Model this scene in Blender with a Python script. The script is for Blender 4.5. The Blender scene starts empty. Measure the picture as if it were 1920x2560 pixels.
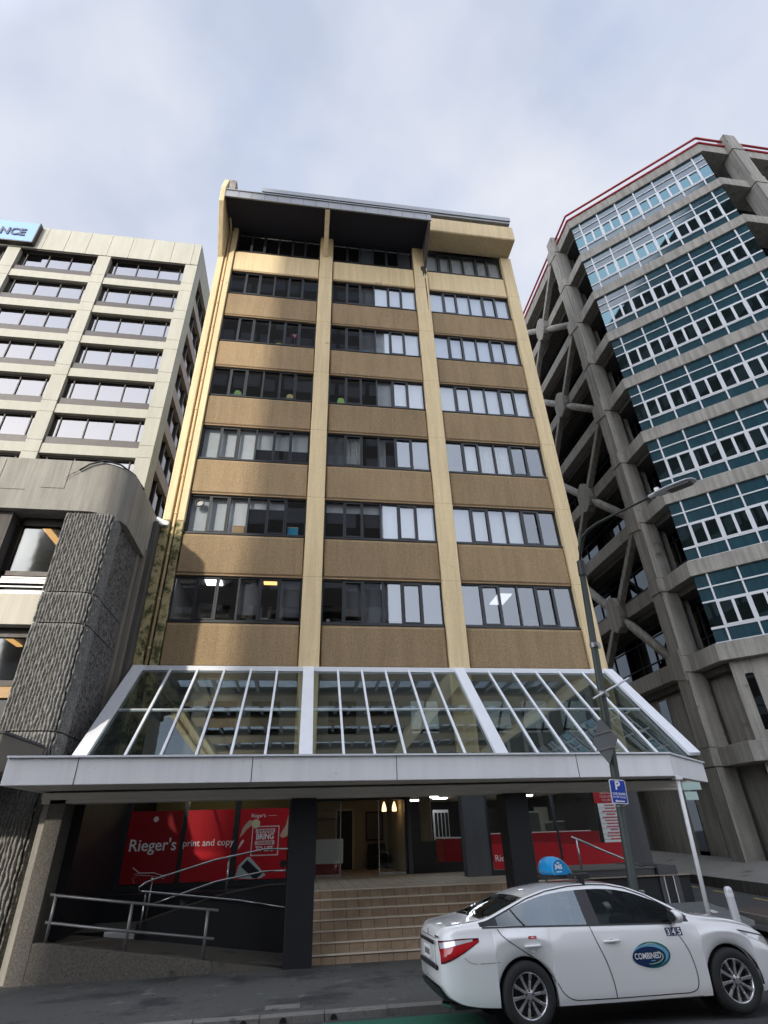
import bpy, bmesh, math, random
from mathutils import Matrix, Vector
R=math.radians; PI=math.pi
random.seed(7)
S=bpy.context.scene; COL=S.collection
OZ=2.12   # eye height above the gutter datum; heights below are metres above datum

# ------------------------------------------------------------------ materials
def newmat(name):
    m=bpy.data.materials.new(name); m.use_nodes=True
    nt=m.node_tree; nt.nodes.clear(); return m,nt
def N(nt,t,**k):
    n=nt.nodes.new(t)
    for a,b in k.items(): setattr(n,a,b)
    return n
def L(nt,a,b): nt.links.new(a,b)
def coords(nt,scale=(1,1,1)):
    tc=N(nt,'ShaderNodeTexCoord'); mp=N(nt,'ShaderNodeMapping'); mp.inputs['Scale'].default_value=scale
    L(nt,tc.outputs['Object'],mp.inputs['Vector']); return mp.outputs['Vector']
def noise(nt,vec,scale,detail=4,rough=.6):
    n=N(nt,'ShaderNodeTexNoise'); n.inputs['Scale'].default_value=scale; n.inputs['Detail'].default_value=detail
    n.inputs['Roughness'].default_value=rough; L(nt,vec,n.inputs['Vector']); return n.outputs['Fac']
def ramp(nt,fac,stops):
    r=N(nt,'ShaderNodeValToRGB'); e=r.color_ramp.elements
    while len(e)>1: e.remove(e[0])
    e[0].position=stops[0][0]; e[0].color=(*stops[0][1],1)
    for p,c in stops[1:]:
        x=e.new(p); x.color=(*c,1)
    L(nt,fac,r.inputs['Fac']); return r.outputs['Color']
def mix(nt,fac,a,b,mode='MIX'):
    m=N(nt,'ShaderNodeMix',data_type='RGBA',blend_type=mode)
    def put(i,v):
        if isinstance(v,(tuple,list)): m.inputs[i].default_value=(*v[:3],1)
        elif isinstance(v,(int,float)): m.inputs[i].default_value=v
        else: L(nt,v,m.inputs[i])
    put(0,fac); put(6,a); put(7,b); return m.outputs[2]
def grey(v): return (v,v,v)
def surf(name,col,rough=.7,metal=0,var=.12,vs=1.2,fine=0,fs=40,bump=0,bs=60,streak=0,ss=3,coat=0,dirt=None,spec=.5,sc=(1,1,1),rnd=0,dirt2=None,bd=.012,spots=None):
    """painted / mineral surface: broad blotches, fine grain, vertical rain streaks, bump"""
    m,nt=newmat(name); v=coords(nt,sc); out=N(nt,'ShaderNodeOutputMaterial'); b=N(nt,'ShaderNodeBsdfPrincipled')
    c=mix(nt,noise(nt,v,vs,5),tuple(x*(1-var) for x in col),tuple(min(1,x*(1+var)) for x in col))
    if fine:
        f=ramp(nt,noise(nt,v,fs,3,.8),[(.35,grey(1-fine)),(.65,grey(1+fine*.6))]); c=mix(nt,1,c,f,'MULTIPLY')
    if streak:
        v2=coords(nt,(ss,ss,.12)); s=ramp(nt,noise(nt,v2,2.2,6,.7),[(.38,grey(1-streak)),(.6,grey(1))]); c=mix(nt,1,c,s,'MULTIPLY')
    if rnd:
        oi=N(nt,'ShaderNodeObjectInfo'); rr0=N(nt,'ShaderNodeMapRange'); rr0.inputs[3].default_value=1-rnd; rr0.inputs[4].default_value=1+rnd; L(nt,oi.outputs['Random'],rr0.inputs[0])
        cbn=N(nt,'ShaderNodeCombineXYZ'); [L(nt,rr0.outputs[0],cbn.inputs[i]) for i in range(3)]; c=mix(nt,1,c,cbn.outputs[0],'MULTIPLY')
    if spots:
        vo=N(nt,'ShaderNodeTexVoronoi'); vo.inputs['Scale'].default_value=spots[1]; vo.inputs['Randomness'].default_value=1; L(nt,coords(nt),vo.inputs['Vector'])
        d=ramp(nt,vo.outputs['Distance'],[(spots[2],grey(1)),(spots[2]*1.5,grey(0))]); c=mix(nt,d,c,spots[0])
    if dirt2:
        d=ramp(nt,noise(nt,coords(nt,(1,1,1)),dirt2[1],7,.7),[(dirt2[2],grey(0)),(dirt2[2]+.05,grey(1))]); c=mix(nt,d,c,dirt2[0])
    if dirt:
        d=ramp(nt,noise(nt,v,dirt[1],6,.65),[(dirt[2],grey(0)),(dirt[2]+.12,grey(1))]); c=mix(nt,d,c,dirt[0])
    L(nt,c,b.inputs['Base Color']); b.inputs['Metallic'].default_value=metal
    rr=N(nt,'ShaderNodeMapRange'); rv=.08 if not coat else .01; rr.inputs[3].default_value=max(0.02,rough-rv); rr.inputs[4].default_value=min(1,rough+rv)
    L(nt,noise(nt,v,vs*4,3),rr.inputs[0]); L(nt,rr.outputs[0],b.inputs['Roughness'])
    b.inputs['Specular IOR Level'].default_value=spec
    if coat: b.inputs['Coat Weight'].default_value=coat; b.inputs['Coat Roughness'].default_value=.04
    if bump:
        bp=N(nt,'ShaderNodeBump'); bp.inputs['Strength'].default_value=min(1,bump); bp.inputs['Distance'].default_value=bd
        L(nt,noise(nt,v,bs,4,.7),bp.inputs['Height']); L(nt,bp.outputs[0],b.inputs['Normal'])
    L(nt,b.outputs[0],out.inputs['Surface']); return m
def glass(name,tint=(.5,.55,.58),base=.12,k=1.0,refl=(.9,.95,1),wob=.15,rough=.02):
    """thin coated window glass: tinted see-through plus a reflection that grows at grazing angles"""
    m,nt=newmat(name); out=N(nt,'ShaderNodeOutputMaterial'); v=coords(nt)
    t=N(nt,'ShaderNodeBsdfTransparent'); t.inputs[0].default_value=(*tint,1)
    g=N(nt,'ShaderNodeBsdfGlossy'); g.inputs['Color'].default_value=(*refl,1); g.inputs['Roughness'].default_value=rough
    ge=N(nt,'ShaderNodeNewGeometry'); dt=N(nt,'ShaderNodeVectorMath',operation='DOT_PRODUCT'); L(nt,ge.outputs['Normal'],dt.inputs[0]); L(nt,ge.outputs['Incoming'],dt.inputs[1])
    ab=N(nt,'ShaderNodeMath',operation='ABSOLUTE'); L(nt,dt.outputs['Value'],ab.inputs[0]); om=N(nt,'ShaderNodeMath',operation='SUBTRACT'); om.inputs[0].default_value=1; L(nt,ab.outputs[0],om.inputs[1])
    f=N(nt,'ShaderNodeMath',operation='POWER'); L(nt,om.outputs[0],f.inputs[0]); f.inputs[1].default_value=4
    ma=N(nt,'ShaderNodeMath',operation='MULTIPLY_ADD'); ma.inputs[1].default_value=k; ma.inputs[2].default_value=base; ma.use_clamp=True
    L(nt,f.outputs[0],ma.inputs[0])
    if wob:
        bp=N(nt,'ShaderNodeBump'); bp.inputs['Strength'].default_value=wob; bp.inputs['Distance'].default_value=.02
        L(nt,noise(nt,v,1.3,2,.5),bp.inputs['Height']); L(nt,bp.outputs[0],g.inputs['Normal'])
    ms=N(nt,'ShaderNodeMixShader'); L(nt,ma.outputs[0],ms.inputs[0]); L(nt,t.outputs[0],ms.inputs[1]); L(nt,g.outputs[0],ms.inputs[2])
    L(nt,ms.outputs[0],out.inputs['Surface']); return m
def emit(name,col,st):
    m,nt=newmat(name); out=N(nt,'ShaderNodeOutputMaterial'); e=N(nt,'ShaderNodeEmission')
    e.inputs[0].default_value=(*col,1); e.inputs[1].default_value=st; L(nt,e.outputs[0],out.inputs[0]); return m
def tiled(name,c1,c2,mort,w,h,ms=.012,rough=.6,off=0,plane='XZ',bump=.3):
    m,nt=newmat(name); out=N(nt,'ShaderNodeOutputMaterial'); b=N(nt,'ShaderNodeBsdfPrincipled')
    tc=N(nt,'ShaderNodeTexCoord'); sp=N(nt,'ShaderNodeSeparateXYZ'); cb=N(nt,'ShaderNodeCombineXYZ'); L(nt,tc.outputs['Object'],sp.inputs[0])
    i=['X','Y','Z']; L(nt,sp.outputs[i.index(plane[0])],cb.inputs[0]); L(nt,sp.outputs[i.index(plane[1])],cb.inputs[1])
    br=N(nt,'ShaderNodeTexBrick'); br.offset=off; br.inputs['Scale'].default_value=1; br.inputs['Brick Width'].default_value=w; br.inputs['Row Height'].default_value=h
    br.inputs['Mortar Size'].default_value=ms; br.inputs['Mortar Smooth'].default_value=.2; br.inputs['Bias'].default_value=0
    br.inputs['Color1'].default_value=(*c1,1); br.inputs['Color2'].default_value=(*c2,1); br.inputs['Mortar'].default_value=(*mort,1); L(nt,cb.outputs[0],br.inputs['Vector'])
    f=ramp(nt,noise(nt,coords(nt),5,5,.7),[(.3,grey(.75)),(.7,grey(1.1))]); c=mix(nt,1,br.outputs['Color'],f,'MULTIPLY')
    L(nt,c,b.inputs['Base Color']); b.inputs['Roughness'].default_value=rough
    bp=N(nt,'ShaderNodeBump'); bp.inputs['Strength'].default_value=bump; bp.inputs['Distance'].default_value=.01; bp.invert=True
    L(nt,br.outputs['Fac'],bp.inputs['Height']); L(nt,bp.outputs[0],b.inputs['Normal']); L(nt,b.outputs[0],out.inputs[0]); return m

M={}
M['yellow']=surf('cream_yellow_paint',(.76,.60,.35),.75,var=.11,vs=.55,fine=.10,fs=30,streak=.15,ss=2.6,rnd=.03,bump=.35,bs=90,dirt=((.30,.22,.11),1.6,.66))
M['yellow_dirty']=surf('mossy_yellow_paint',(.45,.37,.19),.85,var=.2,vs=1.5,fine=.2,fs=40,bump=.4,dirt=((.07,.075,.025),2.6,.46))
M['brown']=surf('brown_exposed_aggregate',(.345,.245,.135),.9,var=.16,vs=.45,fine=.26,fs=20,streak=.18,ss=1.1,rnd=.09,bump=1,bs=110)
M['brown_edge']=surf('smooth_brown_edge',(.34,.23,.13),.8,var=.1,fine=.12,streak=.1,bump=.2)
M['conc']=surf('weathered_concrete',(.36,.34,.30),.88,var=.22,vs=.9,fine=.16,fs=30,streak=.34,ss=2.2,bump=.5,bs=50,dirt=((.11,.095,.08),1.1,.62))
M['conc_dk']=surf('dark_concrete',(.115,.105,.095),.9,var=.25,vs=1.1,fine=.2,streak=.35,bump=.5)
M['stain']=surf('black_damp_stain',(.05,.04,.03),.9,var=.3,vs=5)
M['conc_lt']=surf('pale_render',(.60,.56,.46),.85,var=.08,vs=.7,fine=.06,streak=.12,bump=.2)
M['beige']=surf('beige_precast_panel',(.40,.39,.325),.85,var=.08,vs=.5,fine=.08,fs=20,streak=.10,ss=1,bump=.3)
M['band']=surf('smooth_grey_render',(.33,.315,.275),.8,var=.16,vs=.8,fine=.08,fs=25,streak=.28,ss=2,bump=.25,dirt=((.20,.17,.13),1.3,.66))
M['rib']=surf('ribbed_precast',(.23,.225,.21),.95,var=.3,vs=3,fine=.5,fs=22,bump=.4,bs=60,bd=.005,dirt=((.14,.13,.115),2.2,.62))
M['stipple']=surf('stippled_precast',(.15,.145,.14),.95,var=.15,vs=2,fine=.9,fs=11,bump=1,bs=11,bd=.06)
M['frame']=surf('charcoal_window_frame',(.03,.034,.038),.45,var=.15,metal=.3)
M['frame_br']=surf('dark_bronze_frame',(.04,.034,.03),.5,var=.15,metal=.3)
M['white']=surf('white_coated_aluminium',(.74,.76,.80),.42,var=.05,vs=1.3,fine=.03,streak=.04,ss=2,metal=.0,dirt=((.50,.50,.48),2.5,.68))
M['fascia']=surf('pale_grey_fascia_panel',(.84,.84,.85),.5,var=.05,vs=1.1,streak=.07,ss=2,fine=.02,dirt=((.52,.51,.48),2.2,.68))
M['soffit']=surf('canopy_soffit_lining',(.74,.70,.62),.8,var=.12,vs=1.2,streak=.0)
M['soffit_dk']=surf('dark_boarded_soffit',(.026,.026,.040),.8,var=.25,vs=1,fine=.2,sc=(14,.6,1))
M['roofmetal']=surf('grey_roof_flashing',(.30,.31,.32),.45,metal=.5,var=.2)
M['dk']=surf('near_black_paint',(.010,.011,.014),.55,var=.2,fine=.1)
M['greywall']=surf('dark_grey_paint',(.075,.076,.082),.6,var=.14,vs=1,fine=.08,streak=.1)
M['pier']=surf('grey_cement_pier',(.20,.18,.15),.9,var=.16,fine=.12,fs=60,bump=.5)
M['lowwall']=surf('dark_textured_plaster',(.125,.115,.10),.9,var=.25,fine=.4,fs=28,bump=.9,bs=60,dirt=((.05,.047,.045),2,.6))
M['asphalt']=surf('road_asphalt',(.062,.063,.065),.82,var=.25,vs=.7,fine=.5,fs=70,bump=.9,bs=120,dirt=((.028,.028,.029),.6,.58),dirt2=((.10,.10,.10),2.3,.62),spots=((.025,.025,.025),2.1,.06))
M['pave']=surf('asphalt_footpath',(.092,.092,.088),.85,var=.25,vs=.5,fine=.4,fs=60,bump=.8,bs=100,dirt=((.032,.032,.033),.7,.51),dirt2=((.16,.155,.145),1.9,.60),spots=((.02,.02,.02),3.2,.075))
M['ramp']=surf('concrete_ramp_surface',(.10,.092,.078),.85,var=.35,vs=1.4,fine=.25,fs=50,bump=.5,dirt=((.035,.033,.03),1.4,.55))
M['kerb']=surf('worn_concrete_kerb',(.20,.19,.175),.9,var=.3,vs=3,fine=.3,fs=60,bump=.8,dirt=((.06,.058,.055),3,.58))
M['green']=surf('green_road_surfacing',(.018,.14,.085),.7,var=.3,vs=1.5,fine=.4,fs=80,bump=.5,dirt=((.05,.06,.055),3,.62))
M['yellowline']=surf('yellow_road_paint',(.55,.40,.10),.7,var=.3,vs=6,dirt=((.08,.075,.06),8,.55))
M['plinth']=surf('stained_concrete_plinth',(.23,.22,.20),.8,var=.3,vs=.8,fine=.15,streak=.0,bump=.4,dirt=((.12,.075,.05),.9,.6))
M['steel']=surf('brushed_stainless_steel',(.62,.62,.63),.24,metal=1,var=.08)
M['galv']=surf('dull_galvanised_pipe',(.26,.26,.26),.45,metal=.7,var=.15,vs=6)
M['red']=surf('red_vinyl_film',(.46,.008,.016),.35,var=.05)
M['red_dk']=surf('deep_red_vinyl_film',(.26,.005,.010),.35,var=.08)
M['wh']=surf('white_vinyl',(.78,.78,.78),.5,var=.03)
M['pinkwh']=surf('pale_pink_print',(.72,.56,.56),.5,var=.05)
M['skin']=surf('printed_skin_tone',(.50,.36,.26),.5,var=.15,vs=8)
M['tan']=surf('printed_tan',(.60,.55,.33),.5,var=.1)
M['laptop']=surf('printed_silver',(.42,.50,.48),.5,var=.08)
M['blk']=surf('black_print',(.012,.012,.014),.5)
M['room']=surf('office_interior_paint',(.16,.155,.145),.9,var=.15)
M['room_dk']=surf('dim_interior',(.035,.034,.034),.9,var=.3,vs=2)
M['lobby']=surf('lobby_cream_wall',(.40,.36,.27),.8,var=.1)
M['blind']=surf('white_roller_blind',(.78,.79,.80),.9,var=.05,vs=3)
M['blind_dk']=surf('grey_roller_blind',(.17,.17,.18),.9,var=.1,vs=3)
M['curtain']=surf('white_net_curtain',(.72,.72,.70),.9,var=.12,vs=2,sc=(8,1,.5))
M['pole']=surf('dark_green_lamp_post_paint',(.018,.028,.022),.5,var=.3,vs=5,fine=.25,fs=50,dirt=((.30,.31,.30),7,.69))
M['lampgrey']=surf('pale_grey_cast_metal',(.62,.62,.64),.4,var=.08,metal=.2)
M['lens']=surf('lamp_lens',(.12,.11,.10),.25,var=.1)
M['signback']=surf('dull_sign_back',(.15,.155,.16),.45,metal=.4,var=.15)
M['blue']=surf('blue_reflective_sheet',(.008,.045,.36),.4,var=.05)
M['rail_red']=surf('red_painted_pipe',(.42,.03,.045),.5,var=.2)
M['skyblue']=surf('pale_blue_sign_face',(.16,.30,.60),.45,var=.05)
M['navy']=surf('navy_lettering',(.012,.02,.05),.4)
M['tower_frame']=surf('white_curtain_wall_frame',(.60,.62,.64),.5,var=.06)
M['opp']=surf('opposite_tower_cladding',(.13,.115,.10),.8,var=.15,vs=.2)
M['opp2']=surf('opposite_low_block_render',(.30,.27,.23),.8,var=.15,vs=.2)
M['chk']=surf('galvanised_tread_plate',(.30,.31,.32),.45,metal=.5,var=.2,vs=4,bump=1,bs=30)
M['g_main']=glass('office_window_glass',(.72,.75,.77),.16,.8,(.86,.92,1),.02)
M['g_canopy']=glass('canopy_glazing',(.60,.66,.66),.17,.9,(.74,.86,.86),.02,.01)
M['g_tower']=glass('teal_tower_glass',(.12,.26,.31),.22,.6,(.36,.58,.64),.008)
M['g_beige']=glass('grey_tinted_glass',(.26,.25,.26),.27,.55,(.76,.74,.74),.02)
M['g_span']=surf('teal_spandrel_glass',(.016,.058,.078),.09,var=.35,vs=.7,spec=.9,streak=.25,ss=2)
M['g_shop']=glass('shopfront_glass',(.86,.90,.89),.05,.8,(.9,.95,.95),.03)
M['g_dark']=glass('dark_side_glass',(.03,.035,.04),.10,1.0,(.7,.8,.9),.06)
M['g_left']=glass('old_grey_glass',(.30,.31,.31),.16,.8,(.8,.85,.85),.12,.05)
M['warm']=emit('warm_tube_light',(1,.86,.42),9)
M['cool']=emit('cool_ceiling_light',(.85,.92,1),5)
M['panel_l']=emit('office_ceiling_panel',(.9,.92,1),.55)
M['orange_l']=emit('orange_ceiling_light',(1,.55,.18),1.5)
M['pend']=emit('glowing_pendant',(1,.6,.25),2.2)
M['stepR']=tiled('brown_quarry_tile_riser',(.38,.275,.175),(.29,.21,.14),(.13,.10,.08),.30,.5,.008)
M['stepT']=tiled('quarry_tile_tread',(.46,.37,.28),(.38,.30,.22),(.13,.10,.08),.30,.30,.008,plane='XY')
M['nosing']=surf('pale_step_nosing',(.62,.54,.43),.7,var=.15,vs=6)

# ------------------------------------------------------------------ mesh helpers
class MB:
    def __init__(s): s.v=[]; s.f=[]
    def add(s,vs,fs):
        o=len(s.v); s.v+=[tuple(p) for p in vs]; s.f+=[tuple(i+o for i in f) for f in fs]; return s
    def box(s,x0,x1,y0,y1,z0,z1):
        return s.add([(x0,y0,z0),(x1,y0,z0),(x1,y1,z0),(x0,y1,z0),(x0,y0,z1),(x1,y0,z1),(x1,y1,z1),(x0,y1,z1)],
            [(0,3,2,1),(4,5,6,7),(0,1,5,4),(1,2,6,5),(2,3,7,6),(3,0,4,7)])
    def quad(s,*p): return s.add(p,[tuple(range(len(p)))])
    def hexa(s,a,b):   # two matching polygons -> prism
        n=len(a); return s.add(list(a)+list(b),[tuple(range(n))[::-1],tuple(range(n,2*n))]+[(i,(i+1)%n,n+(i+1)%n,n+i) for i in range(n)])
    def prismZ(s,poly,z0,z1): return s.hexa([(x,y,z0) for x,y in poly],[(x,y,z1) for x,y in poly])
    def prismX(s,poly,x0,x1): return s.hexa([(x0,y,z) for y,z in poly],[(x1,y,z) for y,z in poly])
    def prismY(s,poly,y0,y1): return s.hexa([(x,y0,z) for x,z in poly],[(x,y1,z) for x,z in poly])
    def beam(s,p,q,w,h,up=(0,0,1)):
        p=Vector(p);q=Vector(q);d=(q-p).normalized();u=Vector(up); r=d.cross(u).normalized(); u=r.cross(d)
        c=[(-1,-1),(1,-1),(1,1),(-1,1)]
        return s.hexa([p+r*a*w/2+u*b*h/2 for a,b in c],[q+r*a*w/2+u*b*h/2 for a,b in c])
    def cyl(s,p,q,r,n=12,r2=None):
        p=Vector(p);q=Vector(q);d=(q-p).normalized();u=Vector((0,0,1)) if abs(d.z)<.9 else Vector((1,0,0))
        a=d.cross(u).normalized();b=a.cross(d); r2=r if r2 is None else r2
        A=[p+(a*math.cos(t)+b*math.sin(t))*r for t in [2*PI*i/n for i in range(n)]]
        B=[q+(a*math.cos(t)+b*math.sin(t))*r2 for t in [2*PI*i/n for i in range(n)]]
        return s.hexa(A,B)
    def tube(s,pts,r,n=8):
        pts=[Vector(p) for p in pts]; rings=[]; m=len(pts); up=Vector((.013,.021,1)).normalized()
        for i,p in enumerate(pts):
            d=(pts[min(i+1,m-1)]-pts[max(i-1,0)]).normalized()
            uu=up if abs(d.dot(up))<.95 else Vector((1,.02,0)); a=d.cross(uu).normalized(); b=a.cross(d)
            rr=r[i] if isinstance(r,(list,tuple)) else r
            rings.append([p+(a*math.cos(2*PI*k/n)+b*math.sin(2*PI*k/n))*rr for k in range(n)])
        o=len(s.v)
        for g in rings: s.v+=[tuple(v) for v in g]
        for i in range(m-1):
            for k in range(n): s.f.append((o+i*n+k,o+i*n+(k+1)%n,o+(i+1)*n+(k+1)%n,o+(i+1)*n+k))
        s.f.append(tuple(o+k for k in range(n))[::-1]); s.f.append(tuple(o+(m-1)*n+k for k in range(n))); return s
    def lathe(s,prof,axis='Z',c=(0,0,0),n=24,closed=False):
        o=len(s.v); m=len(prof)
        for k in range(n):
            t=2*PI*k/n
            for r,h in prof:
                a,b=r*math.cos(t),r*math.sin(t)
                p=(a,b,h) if axis=='Z' else ((a,h,b) if axis=='Y' else (h,a,b))
                s.v.append((p[0]+c[0],p[1]+c[1],p[2]+c[2]))
        for k in range(n):
            for i in range(m-1 if not closed else m):
                j=(i+1)%m; s.f.append((o+k*m+i,o+((k+1)%n)*m+i,o+((k+1)%n)*m+j,o+k*m+j))
        return s
    def build(s,name,mat,parent=None,smooth=False,bevel=0,autos=None):
        me=bpy.data.meshes.new(name); me.from_pydata(s.v,[],s.f)
        bm=bmesh.new(); bm.from_mesh(me); bmesh.ops.recalc_face_normals(bm,faces=bm.faces); bm.to_mesh(me); bm.free()
        me.materials.append(mat if not isinstance(mat,str) else M[mat])
        if smooth: me.polygons.foreach_set('use_smooth',[True]*len(me.polygons))
        if autos is not None:
            me.polygons.foreach_set('use_smooth',[True]*len(me.polygons)); 
            try: me.set_sharp_from_angle(angle=R(autos))
            except Exception: pass
        me.update(); return put(name,me,parent,bevel)
ROOTLOC={}
def put(name,me,parent=None,bevel=0):
    o=bpy.data.objects.new(name,me); COL.objects.link(o)
    if parent is not None:
        o.parent=parent
        if parent.name in ROOTLOC: o.matrix_parent_inverse=Matrix.Translation(-Vector(ROOTLOC[parent.name]))
    if bevel:
        b=o.modifiers.new('bevel','BEVEL'); b.width=bevel; b.segments=2; b.limit_method='ANGLE'; b.angle_limit=R(40)
    return o
def tag(o,label,cat,group=None):
    o['label']=label; o['category']=cat
    if group: o['group']=group
    return o
def thing(name,label,cat,loc=(0,0,0),group=None,world=True,rot=(0,0,0)):
    """an Empty at the thing's base; world=True: its parts are written in world coordinates"""
    o=bpy.data.objects.new(name,None); COL.objects.link(o); o.location=loc; o.rotation_euler=rot; o.empty_display_size=.2
    if world: ROOTLOC[o.name]=loc
    return tag(o,label,cat,group)
def struct(name,mb,mat,**k):
    o=mb.build(name,mat,**k); o['kind']='structure'; return o
def copyobj(o,parent,dloc=(0,0,0)):
    c=o.copy(); COL.objects.link(c); c.parent=parent; c.matrix_parent_inverse=o.matrix_parent_inverse.copy()
    c.location=Vector(o.location)+Vector(dloc); return c
def textmb(txt,size,bold=0,ext=.004,align='CENTER',shear=0,sx=1):
    """lettering as a mesh in the XZ plane facing -Y, origin on the baseline"""
    cu=bpy.data.curves.new('t','FONT'); cu.body=txt; cu.size=size; cu.extrude=ext; cu.align_x=align; cu.offset=bold; cu.shear=shear; cu.resolution_u=3
    o=bpy.data.objects.new('t',cu); COL.objects.link(o); dg=bpy.context.evaluated_depsgraph_get(); dg.update()
    me=bpy.data.meshes.new_from_object(o.evaluated_get(dg)); mb=MB()
    mb.v=[(v.co.x*sx,-v.co.z,v.co.y) for v in me.vertices]; mb.f=[tuple(p.vertices) for p in me.polygons]
    bpy.data.objects.remove(o); bpy.data.curves.remove(cu); bpy.data.meshes.remove(me); return mb
def split_loose(o):
    me=o.data; bm=bmesh.new(); bm.from_mesh(me); bmesh.ops.remove_doubles(bm,verts=bm.verts,dist=.003 if 'gap' in o.name or 'trim' in o.name or 'rubber' in o.name else .0001); bm.to_mesh(me); bm.free(); n=len(me.vertices); par=list(range(n))
    def fd(i):
        while par[i]!=i: par[i]=par[par[i]]; i=par[i]
        return i
    for p in me.polygons:
        v=p.vertices
        for k in v[1:]: par[fd(k)]=fd(v[0])
    gr={}
    for p in me.polygons: gr.setdefault(fd(p.vertices[0]),[]).append(p)
    if len(gr)<2: return
    first=True
    for ps in gr.values():
        idx={}; vs=[]; fs=[]
        for p in ps:
            f=[]
            for k in p.vertices:
                if k not in idx: idx[k]=len(vs); vs.append(tuple(me.vertices[k].co))
                f.append(idx[k])
            fs.append(f)
        m2=bpy.data.meshes.new(o.name.split('.')[0]); m2.from_pydata(vs,[],fs); m2.materials.append(me.materials[0])
        m2.polygons.foreach_set('use_smooth',[ps[0].use_smooth]*len(fs)); m2.update()
        if first: new0=m2; first=False
        else:
            c=o.copy(); c.data=m2; c.name=o.name.split('.')[0]; COL.objects.link(c); c.parent=o.parent; c.matrix_parent_inverse=o.matrix_parent_inverse.copy()
    o.data=new0
def shift(mb,x,y,z):
    mb.v=[(a+x,b+y,c+z) for a,b,c in mb.v]; return mb
# ------------------------------------------------------------------ ochre office building
BAYS=[(-4.686,-.230),(.454,4.907),(5.619,10.073)]; FY=18.19; BW=4.455
def sill(k): return 8.48+3.4*k
WH=1.72
ob=thing('office_building','tall ochre and brown office block with three window bays and a sloping glass entrance canopy','building',(2.6,18.2,-.1))
for x0,x1,mt in [(-.230,.454,'yellow'),(4.907,5.619,'yellow'),(10.073,10.69,'yellow')]:
    m=MB(); m.box(x0,x1,18.08,18.62,3.36,30.62); m.build('column',mt,ob,bevel=.02)
for x0,x1 in [(-5.45,-5.17),(-4.93,-4.686)]:
    MB().box(x0,x1,18.08,18.62,12.3,31.0).build('pilaster','yellow',ob,bevel=.02)
    MB().box(x0,x1,18.083,18.62,3.6,12.295).build('pilaster','yellow_dirty',ob,bevel=.02)
MB().box(-5.168,-4.932,18.33,18.62,12.3,31.0).build('recessed_strip','yellow',ob)
MB().box(-5.168,-4.932,18.333,18.62,3.6,12.295).build('recessed_strip','yellow_dirty',ob)
dp=MB(); dp.tube([(-5.05,18.2,6.6),(-5.05,18.2,12.2),(-5.05,18.2,30.2)],.052,10)
for i in range(14): dp.cyl((-5.05,18.2,7.5+i*1.7),(-5.05,18.2,7.57+i*1.7),.068,10)
dp.tube([(-5.05,18.2,30.1),(-5.05,18.1,30.4),(-5.1,16.9,31.0)],.052,8)
dp.build('drainpipe','yellow',ob,smooth=True)
# spandrels
def spandrel(x0,x1,z0,z1,mt):
    m=MB(); pr=[(18.19,z0+.07),(18.19,z1-.14),(18.28,z1),(18.62,z1),(18.62,z0),(18.25,z0)]
    c=.06; n=len(pr); a=[(x0+(c if y<18.2 else 0)+.001,y,z) for y,z in pr]; b=[(x1-(c if y<18.2 else 0)-.001,y,z) for y,z in pr]
    m.hexa(a,b); return m.build('spandrel',mt,ob)
for x0,x1 in BAYS:
    for k in range(7):
        z0=6.94 if k==0 else sill(k-1)+WH+.03
        spandrel(x0,x1,z0,sill(k),'yellow' if k==6 else 'brown')
        if k: MB().box(x0+.01,x1-.01,18.21,18.6,z0-.045,z0-.001).build('sill_edge','brown_edge',ob)
# windows: frame > panes, blind, curtain
fr=MB(); W=BW; fr.box(0,W,-.03,.09,0,.10); fr.box(0,W,-.03,.09,WH-.075,WH+.03); fr.box(0,.06,-.03,.09,.1,WH-.075); fr.box(W-.06,W,-.03,.09,.1,WH-.075)
pw=(W-.12)/6
for i in range(1,6): fr.box(.06+i*pw-.035,.06+i*pw+.035,-.035,.09,.1,WH-.075)
fr.box(-.0,W,-.10,-.03,-.02,.035)
for i in (1,4):
    a=.06+i*pw+.035; b=.06+(i+1)*pw-.035
    fr.box(a,a+.045,-.05,-.036,.1,WH-.075); fr.box(b-.045,b,-.05,-.036,.1,WH-.075); fr.box(a+.045,b-.045,-.05,-.036,.1,.15); fr.box(a+.045,b-.045,-.05,-.036,WH-.125,WH-.075)
proto=None
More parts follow.
